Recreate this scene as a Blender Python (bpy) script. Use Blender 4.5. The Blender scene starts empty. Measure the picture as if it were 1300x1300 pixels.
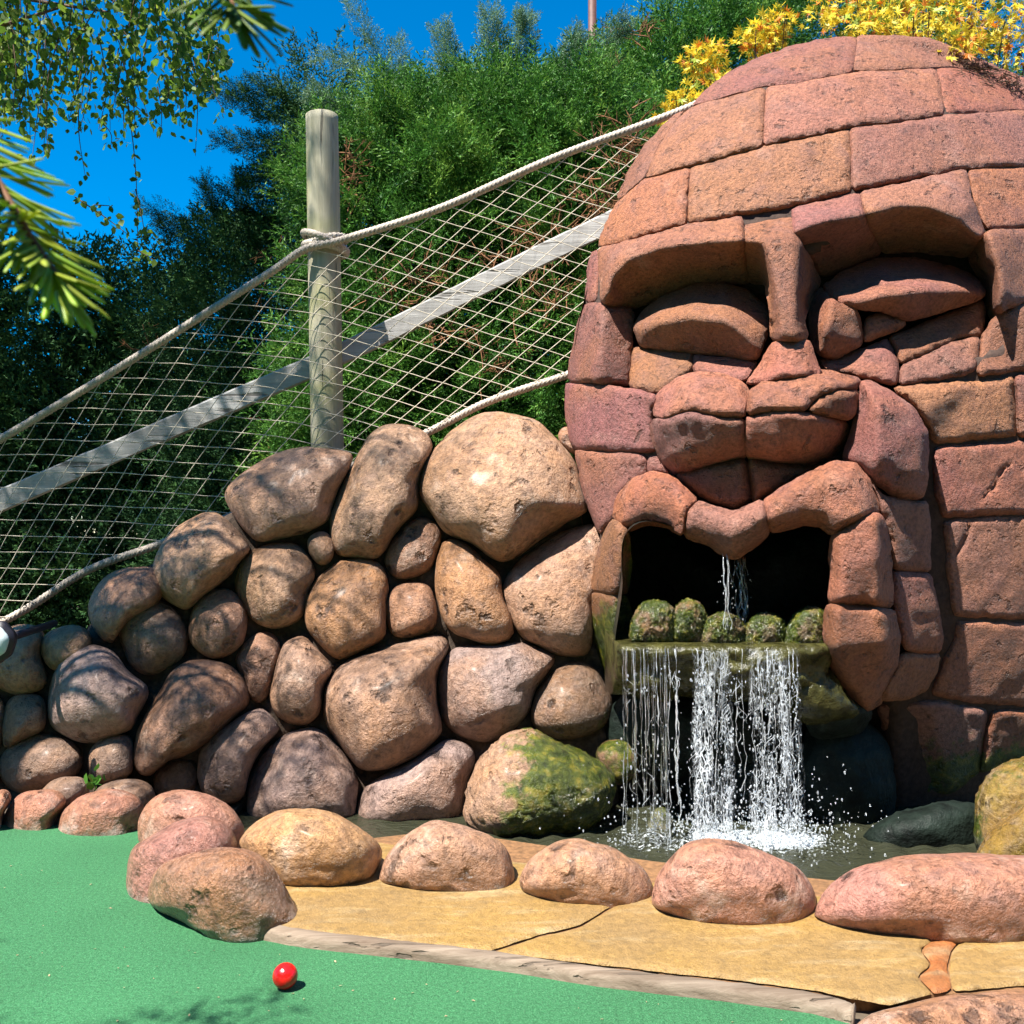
import bpy, bmesh, math, random
import numpy as np
from mathutils import Vector, Matrix
from mathutils.geometry import delaunay_2d_cdt

rng = np.random.default_rng(7)
random.seed(7)
scene = bpy.context.scene
col = scene.collection

# ------------------------------------------------------------------ camera
CAM_H = 0.78
FPX = 1250.0                      # focal length in pixels of the 1300 px photograph
PITCH = math.atan(30.0 / FPX)
cam_data = bpy.data.cameras.new("camera")
cam_data.sensor_width = 36.0
cam_data.lens = 36.0 * FPX / 1300.0
cam_data.clip_start = 0.02
cam_data.clip_end = 1500.0
cam_data.dof.use_dof = True
cam_data.dof.focus_distance = 2.7
cam_data.dof.aperture_fstop = 22.0
cam = bpy.data.objects.new("camera", cam_data)
col.objects.link(cam)
cam.location = (0, 0, CAM_H)
cam.rotation_euler = (math.radians(90) + PITCH, 0, 0)
scene.camera = cam

# ------------------------------------------------------------------ world and sun
SUN = Vector((-0.36, -0.35, 0.865)).normalized()
EL = math.asin(SUN.z)
world = bpy.data.worlds.new("World")
scene.world = world
world.use_nodes = True
wn = world.node_tree
for n in list(wn.nodes):
    wn.nodes.remove(n)
sky = wn.nodes.new("ShaderNodeTexSky")
sky.sky_type = 'NISHITA'
sky.sun_disc = False
sky.sun_elevation = EL
sky.sun_rotation = math.atan2(SUN.x, SUN.y)
sky.altitude = 300
sky.air_density = 1.0
sky.dust_density = 0.0
sky.ozone_density = 6.0
hs = wn.nodes.new("ShaderNodeHueSaturation")
hs.inputs["Saturation"].default_value = 1.55
hs.inputs["Hue"].default_value = 0.496
bg = wn.nodes.new("ShaderNodeBackground")
bg.inputs["Strength"].default_value = 0.07
wo = wn.nodes.new("ShaderNodeOutputWorld")
wn.links.new(sky.outputs[0], hs.inputs["Color"])
wn.links.new(hs.outputs[0], bg.inputs[0])
wn.links.new(bg.outputs[0], wo.inputs[0])

sun_data = bpy.data.lights.new("sun", 'SUN')
sun_data.energy = 5.0
sun_data.angle = math.radians(0.5)
sun_data.color = (1.0, 0.95, 0.87)
sun = bpy.data.objects.new("sun", sun_data)
col.objects.link(sun)
sun.rotation_euler = SUN.to_track_quat('Z', 'Y').to_euler()
sun.location = (-4, -4, 9)

vs = scene.view_settings
vs.view_transform = 'Standard'
vs.look = 'None'
vs.gamma = 1.0
vs.use_curve_mapping = False
vs.exposure = 1.6
scene.render.engine = 'CYCLES'
scene.cycles.max_bounces = 8
scene.cycles.transparent_max_bounces = 12
scene.cycles.use_denoising = True

# ------------------------------------------------------------------ small maths
_cp, _sp = math.cos(PITCH), math.sin(PITCH)

def P(px, py, Y):
    """world point seen at photograph pixel (px, py) at depth Y"""
    px = np.asarray(px, float); py = np.asarray(py, float); Y = np.asarray(Y, float)
    dx = (px - 650) / FPX
    up = (650 - py) / FPX
    dy = _cp - up * _sp
    dz = _sp + up * _cp
    t = Y / dy
    return np.stack([dx * t, Y + 0 * t, CAM_H + dz * t], -1)

def Gd(px, py, z=0.0):
    """point on the horizontal plane at height z seen at pixel (px, py)"""
    px = np.asarray(px, float); py = np.asarray(py, float)
    dx = (px - 650) / FPX
    up = (650 - py) / FPX
    dy = _cp - up * _sp
    dz = _sp + up * _cp
    t = (z - CAM_H) / dz
    return np.stack([dx * t, dy * t, z + 0 * t], -1)

_perm = np.random.default_rng(11).permutation(256)
_perm = np.concatenate([_perm, _perm, _perm])
_grad = np.random.default_rng(12).normal(size=(256, 3))
_grad /= np.linalg.norm(_grad, axis=1)[:, None]

def noise(p, s=1.0, seed=0.0):
    """gradient noise, about -0.6..0.6"""
    p = np.asarray(p, float) * s + seed * 17.31
    i = np.floor(p).astype(int); f = p - i
    u = f * f * f * (f * (f * 6 - 15) + 10)
    i &= 255
    out = 0
    for a in (0, 1):
        for b in (0, 1):
            for c in (0, 1):
                h = _perm[_perm[_perm[(i[..., 0] + a) & 255] + ((i[..., 1] + b) & 255)] + ((i[..., 2] + c) & 255)]
                g = _grad[h & 255]
                d = g[..., 0] * (f[..., 0] - a) + g[..., 1] * (f[..., 1] - b) + g[..., 2] * (f[..., 2] - c)
                w = (u[..., 0] if a else 1 - u[..., 0]) * (u[..., 1] if b else 1 - u[..., 1]) * (u[..., 2] if c else 1 - u[..., 2])
                out = out + w * d
    return out

def fbm(p, s, seed=0, o=3):
    r = 0; a = 1.0
    for k in range(o):
        r = r + a * noise(p, s * 2 ** k, seed + k)
        a *= 0.5
    return r

# ------------------------------------------------------------------ objects
_ico = {}
def ico(n):
    if n not in _ico:
        bm = bmesh.new()
        bmesh.ops.create_icosphere(bm, subdivisions=n, radius=1.0)
        v = np.array([x.co[:] for x in bm.verts])
        f = np.array([[q.index for q in t.verts] for t in bm.faces])
        bm.free()
        _ico[n] = (v, f)
    return _ico[n]

def mesh_np(name, v, tris=None, quads=None, mat=None, smooth=True, attrs=None):
    v = np.asarray(v, np.float32)
    me = bpy.data.meshes.new(name)
    me.vertices.add(len(v))
    me.vertices.foreach_set("co", v.ravel())
    nt = 0 if tris is None else len(tris)
    nq = 0 if quads is None else len(quads)
    loops = []
    starts = []
    if nt:
        loops.append(np.asarray(tris, np.int32).ravel()); starts.append(np.arange(nt) * 3)
    if nq:
        loops.append(np.asarray(quads, np.int32).ravel()); starts.append(nt * 3 + np.arange(nq) * 4)
    loops = np.concatenate(loops); starts = np.concatenate(starts).astype(np.int32)
    me.loops.add(len(loops))
    me.loops.foreach_set("vertex_index", loops)
    me.polygons.add(nt + nq)
    me.polygons.foreach_set("loop_start", starts)
    me.polygons.foreach_set("use_smooth", np.full(nt + nq, bool(smooth)))
    me.update(calc_edges=True)
    if attrs:
        for k, a in attrs.items():
            at = me.attributes.new(k, 'FLOAT', 'POINT')
            at.data.foreach_set("value", np.asarray(a, np.float32))
    if mat:
        me.materials.append(mat)
    return me

def link(name, me, parent=None, color=None, loc=None):
    o = bpy.data.objects.new(name, me)
    col.objects.link(o)
    if parent is not None:
        o.parent = parent
    if color is not None:
        o.color = (*color, 1.0)
    if loc is not None:
        o.location = loc
    return o

def tag(o, label=None, cat=None, group=None, kind=None):
    if label: o['label'] = label
    if cat: o['category'] = cat
    if group: o['group'] = group
    if kind: o['kind'] = kind
    return o

def thing(name, loc, label, cat, group=None):
    o = bpy.data.objects.new(name, None)
    o.empty_display_size = 0.1
    col.objects.link(o)
    o.location = loc
    return tag(o, label, cat, group)

class Soup:
    """collects geometry for one mesh"""
    def __init__(s):
        s.v = []; s.t = []; s.q = []; s.n = 0; s.a = {}
    def add(s, v, t=None, q=None, **a):
        v = np.asarray(v, float)
        if t is not None and len(t): s.t.append(np.asarray(t) + s.n)
        if q is not None and len(q): s.q.append(np.asarray(q) + s.n)
        for k, x in a.items():
            s.a.setdefault(k, []).append(np.broadcast_to(np.asarray(x, float), (len(v),)))
        s.v.append(v); s.n += len(v)
    def mesh(s, name, mat, off=(0, 0, 0), smooth=True):
        v = np.concatenate(s.v) - np.asarray(off, float)
        return mesh_np(name, v, np.concatenate(s.t) if s.t else None, np.concatenate(s.q) if s.q else None, mat, smooth,
                       {k: np.concatenate(x) for k, x in s.a.items()})

def frames(path):
    path = np.asarray(path, float)
    t = np.gradient(path, axis=0)
    t /= np.linalg.norm(t, axis=1)[:, None] + 1e-12
    up = np.array([0, 0, 1.0]) if abs(t[:, 2]).mean() < 0.8 else np.array([0, -1.0, 0.1])
    n = np.cross(t, up); n /= np.linalg.norm(n, axis=1)[:, None] + 1e-12
    b = np.cross(n, t)
    return t, n, b

def tube_geo(path, rad, sides=6, cap=True, lobes=0, twist=0.0, depth=0.2):
    path = np.asarray(path, float); m = len(path)
    rad = np.broadcast_to(np.asarray(rad, float), (m,))
    t, n, b = frames(path)
    th = np.arange(sides) * 2 * math.pi / sides
    s = np.concatenate([[0], np.cumsum(np.linalg.norm(np.diff(path, axis=0), axis=1))])
    r = rad[:, None] * np.ones((1, sides))
    if lobes:
        r = r * (1 - depth + depth * np.abs(np.cos(lobes * 0.5 * (th[None, :] - twist * s[:, None]))) ** 0.8 * 1.2)
    v = path[:, None, :] + r[..., None] * (np.cos(th)[None, :, None] * n[:, None, :] + np.sin(th)[None, :, None] * b[:, None, :])
    v = v.reshape(-1, 3)
    i = np.arange(m - 1)[:, None] * sides; j = np.arange(sides)[None, :]; k = (j + 1) % sides
    q = np.stack([i + j, i + k, i + sides + k, i + sides + j], -1).reshape(-1, 4)
    tr = None
    if cap:
        v = np.concatenate([v, path[:1], path[-1:]])
        a = m * sides
        jj = np.arange(sides); kk = (jj + 1) % sides
        tr = np.concatenate([np.stack([np.full(sides, a), kk, jj], -1),
                             np.stack([np.full(sides, a + 1), (m - 1) * sides + jj, (m - 1) * sides + kk], -1)])
    return v, tr, q

def spline(pts, n):
    """Catmull-Rom through pts, n samples"""
    p = np.asarray(pts, float)
    p = np.concatenate([2 * p[:1] - p[1:2], p, 2 * p[-1:] - p[-2:-1]])
    u = np.linspace(0, len(p) - 3 - 1e-6, n)
    i = u.astype(int); f = (u - i)[:, None]
    a, b, c, d = p[i], p[i + 1], p[i + 2], p[i + 3]
    return 0.5 * (2 * b + (c - a) * f + (2 * a - 5 * b + 4 * c - d) * f ** 2 + (3 * b - a - 3 * c + d) * f ** 3)

# ------------------------------------------------------------------ materials
class M:
    """a small node-material helper"""
    def __init__(s, name):
        s.m = bpy.data.materials.new(name); s.m.use_nodes = True
        s.t = s.m.node_tree
        s.b = s.t.nodes["Principled BSDF"]
        s.out = s.t.nodes["Material Output"]
    def n(s, typ, **kw):
        x = s.t.nodes.new(typ)
        for k, v in kw.items():
            if k in x.inputs: x.inputs[k].default_value = v
            else: setattr(x, k, v)
        return x
    def l(s, a, b): s.t.links.new(a, b)
    def coord(s, rand=True, kind="Object", scale=None):
        tc = s.n("ShaderNodeTexCoord")
        o = tc.outputs[kind]
        if scale:
            mp = s.n("ShaderNodeMapping"); mp.inputs["Scale"].default_value = scale
            s.l(o, mp.inputs[0]); o = mp.outputs[0]
        if rand:
            oi = s.n("ShaderNodeObjectInfo")
            mu = s.n("ShaderNodeMath", operation='MULTIPLY'); mu.inputs[1].default_value = 37.0
            s.l(oi.outputs["Random"], mu.inputs[0])
            ad = s.n("ShaderNodeVectorMath", operation='ADD')
            s.l(o, ad.inputs[0]); s.l(mu.outputs[0], ad.inputs[1])
            o = ad.outputs[0]
        return o
    def noise(s, vec, scale, detail=4, rough=0.55, dist=0.0):
        x = s.n("ShaderNodeTexNoise"); x.inputs["Scale"].default_value = scale
        x.inputs["Detail"].default_value = detail; x.inputs["Roughness"].default_value = rough
        x.inputs["Distortion"].default_value = dist
        if vec is not None: s.l(vec, x.inputs["Vector"])
        return x.outputs["Fac"]
    def vor(s, vec, scale, feature='F1'):
        x = s.n("ShaderNodeTexVoronoi"); x.feature = feature; x.inputs["Scale"].default_value = scale
        if vec is not None: s.l(vec, x.inputs["Vector"])
        return x.outputs["Distance"]
    def ramp(s, fac, stops):
        x = s.n("ShaderNodeValToRGB")
        e = x.color_ramp.elements
        while len(e) < len(stops): e.new(0.5)
        for k, (p, c) in enumerate(stops):
            e[k].position = p
            e[k].color = (*c, 1) if not isinstance(c, (int, float)) else (c, c, c, 1)
        s.l(fac, x.inputs[0])
        return x.outputs[0]
    def mix(s, fac, a, b, blend='MIX'):
        x = s.n("ShaderNodeMix"); x.data_type = 'RGBA'; x.blend_type = blend
        for sock, v in ((x.inputs[0], fac), (x.inputs[6], a), (x.inputs[7], b)):
            if isinstance(v, (int, float)): sock.default_value = v
            elif isinstance(v, tuple): sock.default_value = (*v, 1)
            else: s.l(v, sock)
        return x.outputs[2]
    def math(s, op, a, b=None, clamp=False):
        x = s.n("ShaderNodeMath", operation=op); x.use_clamp = clamp
        for k, v in ((0, a), (1, b)):
            if v is None: continue
            if isinstance(v, (int, float)): x.inputs[k].default_value = v
            else: s.l(v, x.inputs[k])
        return x.outputs[0]
    def attr(s, name):
        x = s.n("ShaderNodeAttribute"); x.attribute_name = name
        return x.outputs["Fac"]
    def objcolor(s):
        return s.n("ShaderNodeObjectInfo").outputs["Color"]
    def bump(s, h, dist, strength=1.0, prev=None):
        x = s.n("ShaderNodeBump"); x.inputs["Distance"].default_value = dist; x.inputs["Strength"].default_value = strength
        s.l(h, x.inputs["Height"])
        if prev is not None: s.l(prev, x.inputs["Normal"])
        return x.outputs[0]
    def set(s, sock, v):
        i = s.b.inputs[sock]
        if isinstance(v, (int, float)): i.default_value = v
        elif isinstance(v, tuple): i.default_value = (*v, 1)
        else: s.l(v, i)

def stone_material(name, grain, patch, pit_amt, bump_d, rough, c_ochre, c_grey, c_pale, pale_amt, fine_rng, coat=0.0):
    m = M(name)
    c = m.coord()
    base = m.objcolor()
    big = m.noise(c, patch, 3, 0.5, 0.6)
    mid = m.noise(c, patch * 4.5, 4, 0.6)
    fine = m.noise(c, grain, 6, 0.72)
    # broad mineral staining: ochre, violet grey, pale
    ochre = m.mix(0.55, base, c_ochre)
    grey = m.mix(0.6, base, c_grey)
    k1 = m.ramp(big, [(0.42, 0.0), (0.62, 1.0)])
    k2 = m.ramp(mid, [(0.48, 0.0), (0.68, 1.0)])
    k1m = m.math('MULTIPLY', k1, 0.75); k2m = m.math('MULTIPLY', k2, 0.6)
    x = m.mix(k1m, base, ochre)
    x = m.mix(k2m, x, grey)
    pale = m.ramp(m.noise(c, patch * 2.2, 5, 0.65, 0.3), [(0.58, 0.0), (0.74, 1.0)])
    x = m.mix(m.math('MULTIPLY', pale, pale_amt), x, c_pale)
    dk = m.ramp(m.noise(c, patch * 1.6, 5, 0.7, 0.8), [(0.54, 0.0), (0.72, 1.0)])
    x = m.mix(m.math('MULTIPLY', dk, 0.5), x, m.mix(1.0, x, (0.45, 0.40, 0.38), 'MULTIPLY'))
    val = m.ramp(fine, [(0.27, fine_rng[0]), (0.5, 1.0), (0.74, fine_rng[1])])
    x = m.mix(1.0, x, val, 'MULTIPLY')
    # pits and hairline cracks
    pn = m.noise(c, grain * 0.32, 3, 0.55)
    gate = m.ramp(m.noise(c, patch * 2.7, 3, 0.5), [(0.38, 0.0), (0.62, 1.0)])
    pits = m.math('MULTIPLY', m.ramp(pn, [(0.58, 0.0), (0.68, 1.0)]), gate)
    x = m.mix(m.math('MULTIPLY', pits, pit_amt), x, (0.045, 0.026, 0.018))
    # faint run-down streaks of weathering
    mp = m.n("ShaderNodeMapping"); mp.inputs["Scale"].default_value = (1.0, 1.0, 0.16); m.l(c, mp.inputs[0])
    sk = m.ramp(m.noise(mp.outputs[0], patch * 7, 4, 0.6), [(0.52, 0.0), (0.72, 1.0)])
    x = m.mix(m.math('MULTIPLY', sk, 0.38), x, m.mix(1.0, x, (0.50, 0.42, 0.42), 'MULTIPLY'))
    # moss and wet come from the piece itself
    moss = m.attr("moss")
    mm = m.math('ADD', moss, m.math('MULTIPLY', m.math('SUBTRACT', m.noise(c, 22, 5, 0.7), 0.5), 1.3))
    mk = m.math('MULTIPLY', m.ramp(mm, [(0.42, 0.0), (0.62, 1.0)]), m.ramp(moss, [(0.02, 0.0), (0.12, 1.0)]))
    mosscol = m.ramp(m.noise(c, 34, 4, 0.6), [(0.3, (0.020, 0.034, 0.005)), (0.52, (0.088, 0.115, 0.011)), (0.72, (0.30, 0.25, 0.03))])
    x = m.mix(mk, x, mosscol)
    lime = m.math('ADD', m.attr("lime"), m.math('MULTIPLY', m.math('SUBTRACT', m.noise(c, 30, 4, 0.7), 0.5), 1.2))
    lk = m.math('MULTIPLY', m.ramp(lime, [(0.45, 0.0), (0.7, 0.75)]), m.ramp(m.attr("lime"), [(0.02, 0.0), (0.15, 1.0)]))
    x = m.mix(lk, x, m.mix(0.75, x, (0.36, 0.33, 0.29)))
    wet = m.attr("wet")
    x = m.mix(m.math('MULTIPLY', wet, 0.55), x, m.mix(1.0, x, (0.35, 0.34, 0.30), 'MULTIPLY'))
    m.set("Base Color", x)
    r = m.math('SUBTRACT', rough, m.math('MULTIPLY', wet, rough - 0.16))
    r = m.math('ADD', r, m.math('MULTIPLY', m.math('SUBTRACT', mid, 0.5), 0.25))
    m.set("Roughness", r)
    m.b.inputs["Specular IOR Level"].default_value = 0.5
    m.b.inputs["Coat Weight"].default_value = coat; m.b.inputs["Coat Roughness"].default_value = 0.22
    h = m.math('ADD', m.math('MULTIPLY', fine, 1.0), m.math('MULTIPLY', mid, 0.9))
    h = m.math('SUBTRACT', h, m.math('MULTIPLY', pits, 1.1))
    n1 = m.bump(h, bump_d, 1.0)
    n2 = m.bump(m.noise(c, grain * 2.6, 3, 0.7), bump_d * 0.35, 0.8, n1)
    m.l(n2, m.b.inputs["Normal"])
    return m.m

MAT = {}
MAT['block'] = stone_material("carved_stone", 95, 3.2, 0.55, 0.012, 0.60, (0.38, 0.145, 0.05), (0.20, 0.095, 0.085), (0.50, 0.31, 0.24), 0.28, (0.30, 1.55))
MAT['rock'] = stone_material("boulder_stone", 55, 4.2, 0.85, 0.0145, 0.42, (0.36, 0.165, 0.060), (0.25, 0.165, 0.135), (0.60, 0.47, 0.38), 0.55, (0.32, 1.5), 0.03)

def simple(name, color, rough=0.6, noise_scale=30, amount=0.4, bump=0.002, spec=0.4, scale=None, rand=True, detail=5):
    m = M(name)
    c = m.coord(rand, scale=scale)
    f = m.noise(c, noise_scale, detail, 0.65)
    lo = tuple(x * (1 - amount) for x in color); hi = tuple(min(1, x * (1 + amount)) for x in color)
    m.set("Base Color", m.ramp(f, [(0.3, lo), (0.7, hi)]))
    m.set("Roughness", rough)
    m.b.inputs["Specular IOR Level"].default_value = spec
    if bump: m.l(m.bump(f, bump), m.b.inputs["Normal"])
    return m.m

MAT['mortar'] = simple("mortar", (0.045, 0.026, 0.019), 0.85, 60, 0.5, 0.004)  # albedo pushed down so joints and sockets hold the deep shade
MAT['cave'] = simple("wet_cave_rock", (0.012, 0.016, 0.013), 0.3, 30, 0.7, 0.012)  # near-black colour carries the cavity's shade besides the wet
MAT['wetledge'] = simple("wet_algae_rock", (0.040, 0.038, 0.011), 0.22, 26, 0.85, 0.012)
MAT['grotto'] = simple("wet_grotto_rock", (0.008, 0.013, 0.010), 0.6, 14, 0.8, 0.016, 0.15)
MAT['wallmortar'] = simple("wall_mortar", (0.050, 0.033, 0.022), 0.9, 50, 0.6, 0.008)
MAT['bedding'] = simple("rusty_bedding", (0.17, 0.085, 0.035), 0.9, 70, 0.5, 0.004)
MAT['fleck'] = simple("dry_fleck", (0.33, 0.27, 0.15), 0.8, 300, 0.6, 0.0)
MAT['soil'] = simple("soil", (0.10, 0.075, 0.05), 0.95, 6, 0.5, 0.01)

def mat_turf():
    m = M("putting_turf")
    c = m.coord(False)
    a = m.noise(c, 330, 3, 0.75); b = m.noise(c, 120, 5, 0.75); d = m.noise(c, 2.2, 3, 0.5)
    x = m.ramp(a, [(0.28, (0.01906, 0.1094, 0.03882)), (0.5, (0.04588, 0.1906, 0.07623)), (0.74, (0.12, 0.2965, 0.1553))])
    y = m.ramp(b, [(0.3, 0.60), (0.7, 1.22)])
    x = m.mix(1.0, x, y, 'MULTIPLY')
    x = m.mix(1.0, x, m.ramp(d, [(0.3, 0.82), (0.7, 1.08)]), 'MULTIPLY')
    m.set("Base Color", x); m.set("Roughness", 0.85)
    m.b.inputs["Specular IOR Level"].default_value = 0.2
    m.l(m.bump(m.math('ADD', a, b), 0.004, 1.0), m.b.inputs["Normal"])
    return m.m
MAT['turf'] = mat_turf()

def mat_slab():
    m = M("ochre_concrete")
    c = m.coord(False)
    a = m.noise(c, 3.0, 5, 0.6, 0.5); b = m.noise(c, 60, 5, 0.7); d = m.noise(c, 260, 3, 0.7)
    st = m.noise(m.coord(False, scale=(1.0, 4.0, 1.0)), 5, 5, 0.6, 0.4)
    base = m.objcolor()
    x = m.mix(m.ramp(a, [(0.38, 0.0), (0.68, 0.85)]), base, (0.198, 0.1221, 0.0462))
    x = m.mix(m.ramp(st, [(0.52, 0.0), (0.76, 0.6)]), x, (0.396, 0.3102, 0.1782))
    x = m.mix(1.0, x, m.ramp(b, [(0.28, 0.70), (0.7, 1.20)]), 'MULTIPLY')
    x = m.mix(1.0, x, m.ramp(d, [(0.25, 0.65), (0.5, 1.0), (0.8, 1.25)]), 'MULTIPLY')
    gr = m.noise(c, 22, 4, 0.7)
    x = m.mix(m.math('MULTIPLY', m.ramp(gr, [(0.56, 0.0), (0.72, 1.0)]), 0.45), x, (0.11, 0.075, 0.035))
    m.set("Base Color", x); m.set("Roughness", m.ramp(a, [(0.35, 0.38), (0.65, 0.62)]))
    m.l(m.bump(m.math('ADD', b, d), 0.003, 1.0), m.b.inputs["Normal"])
    return m.m
MAT['slab'] = mat_slab()

def mat_wood(name, lo, hi, stretch, scale=30, moss=0.0):
    m = M(name)
    c = m.coord(True, scale=stretch)
    f = m.noise(c, scale, 6, 0.7, 0.4)
    g = m.noise(m.coord(True), 6, 3, 0.5)
    x = m.ramp(f, [(0.3, lo), (0.5, tuple((a + b) / 2 for a, b in zip(lo, hi))), (0.66, hi)])
    if moss:
        x = m.mix(m.math('MULTIPLY', m.ramp(g, [(0.45, 0.0), (0.6, 1.0)]), moss), x, (0.28, 0.27, 0.11))
    x = m.mix(1.0, x, m.ramp(g, [(0.3, 0.8), (0.7, 1.15)]), 'MULTIPLY')
    cr = m.ramp(m.noise(c, scale * 1.7, 3, 0.5, 0.2), [(0.62, 0.0), (0.68, 1.0)])
    x = m.mix(m.math('MULTIPLY', cr, 0.65), x, (0.05, 0.04, 0.03))
    m.set("Base Color", x); m.set("Roughness", 0.8)
    m.b.inputs["Specular IOR Level"].default_value = 0.25
    m.l(m.bump(m.math('SUBTRACT', f, cr), 0.004, 1.0), m.b.inputs["Normal"])
    return m.m
MAT['post'] = mat_wood("weathered_post", (0.2714, 0.2506, 0.167), (0.4802, 0.4385, 0.3236), (1.0, 1.0, 0.07), 26, 0.6)
MAT['rail'] = mat_wood("grey_rail", (0.234, 0.225, 0.216), (0.414, 0.405, 0.387), (0.08, 1.0, 1.0), 24)
MAT['timber'] = mat_wood("edging_timber", (0.09821, 0.06696, 0.04464), (0.25, 0.1964, 0.1473), (0.06, 1.0, 1.0), 40)
MAT['rope'] = simple("rope", (0.4234, 0.3629, 0.3024), 0.85, 160, 0.4, 0.002)
MAT['twine'] = simple("net_twine", (0.5292, 0.4662, 0.3654), 0.8, 90, 0.35, 0.0)
MAT['bark'] = mat_wood("bark", (0.05, 0.03, 0.02), (0.16, 0.10, 0.065), (1, 1, 0.3), 30)
MAT['twig'] = simple("twig", (0.144, 0.0612, 0.0216), 0.75, 90, 0.6, 0.001)
MAT['dead'] = simple("dead_twig", (0.1872, 0.0828, 0.0324), 0.85, 40, 0.5, 0.0)
MAT['pole'] = simple("pole_brown", (0.0936, 0.0396, 0.0288), 0.6, 20, 0.3, 0.0)

def mat_leaf(name, stops, rough=0.55, trans=0.25, spec=0.35, use_obj=False):
    """foliage; the float attribute tint picks each leaf's own colour"""
    m = M(name)
    if use_obj:
        c = m.coord(True)
        x = m.mix(1.0, m.objcolor(), m.ramp(m.noise(c, 60, 3, 0.6), [(0.3, 0.75), (0.7, 1.2)]), 'MULTIPLY')
    else:
        x = m.ramp(m.attr("tint"), stops)
    m.set("Base Color", x); m.set("Roughness", rough)
    m.b.inputs["Specular IOR Level"].default_value = spec
    tr = m.n("ShaderNodeBsdfTranslucent"); m.l(x, tr.inputs[0])
    mx = m.n("ShaderNodeMixShader"); mx.inputs[0].default_value = trans
    m.l(m.b.outputs[0], mx.inputs[1]); m.l(tr.outputs[0], mx.inputs[2])
    m.l(mx.outputs[0], m.out.inputs[0])
    return m.m
MAT['juniper'] = mat_leaf("juniper_foliage", [(0.0, (0.0112, 0.04, 0.008)), (0.35, (0.028, 0.1, 0.0144)), (0.7, (0.068, 0.192, 0.024)), (1.0, (0.168, 0.288, 0.04))], spec=0.2)
MAT['bluejuniper'] = mat_leaf("blue_juniper_foliage", [(0.0, (0.0225, 0.05625, 0.02625)), (0.5, (0.05625, 0.1275, 0.05625)), (1.0, (0.15, 0.255, 0.1275))])
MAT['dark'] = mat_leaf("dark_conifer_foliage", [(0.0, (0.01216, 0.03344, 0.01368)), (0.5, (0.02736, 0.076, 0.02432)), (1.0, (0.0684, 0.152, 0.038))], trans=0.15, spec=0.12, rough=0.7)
MAT['birch'] = mat_leaf("birch_leaf", [(0.0, (0.06, 0.12, 0.0144)), (0.5, (0.12, 0.216, 0.024)), (1.0, (0.288, 0.324, 0.036))], trans=0.55)
MAT['firfoliage'] = mat_leaf("fir_foliage", [(0.0, (0.024, 0.064, 0.012)), (1.0, (0.08, 0.16, 0.024))])
MAT['needle'] = mat_leaf("fir_needle", None, 0.45, 0.4, 0.35, True)
MAT['leaf'] = mat_leaf("autumn_leaf", None, 0.5, 0.35, 0.35, True)

def mat_water():
    m = M("pond_water")
    c = m.coord(False)
    n1 = m.noise(m.coord(False, scale=(1.0, 1.8, 1.0)), 16, 3, 0.5, 0.6)
    foam = m.attr("foam")
    fn = m.noise(c, 70, 5, 0.75)
    k = m.ramp(m.math('ADD', foam, m.math('MULTIPLY', m.math('SUBTRACT', fn, 0.5), 2.6)), [(0.55, 0.0), (0.85, 0.9)])
    k = m.math('MULTIPLY', k, m.ramp(foam, [(0.03, 0.0), (0.2, 1.0)]))
    m.set("Base Color", m.mix(k, (0.028, 0.030, 0.018), (0.75, 0.82, 0.86)))
    m.set("Roughness", m.math('ADD', m.math('MULTIPLY', k, 0.4), 0.06))
    m.b.inputs["IOR"].default_value = 1.33
    nb = m.bump(n1, 0.014, 1.0)
    nb = m.bump(fn, 0.004, 0.7, nb)
    m.l(nb, m.b.inputs["Normal"])
    return m.m
MAT['water'] = mat_water()

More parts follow.
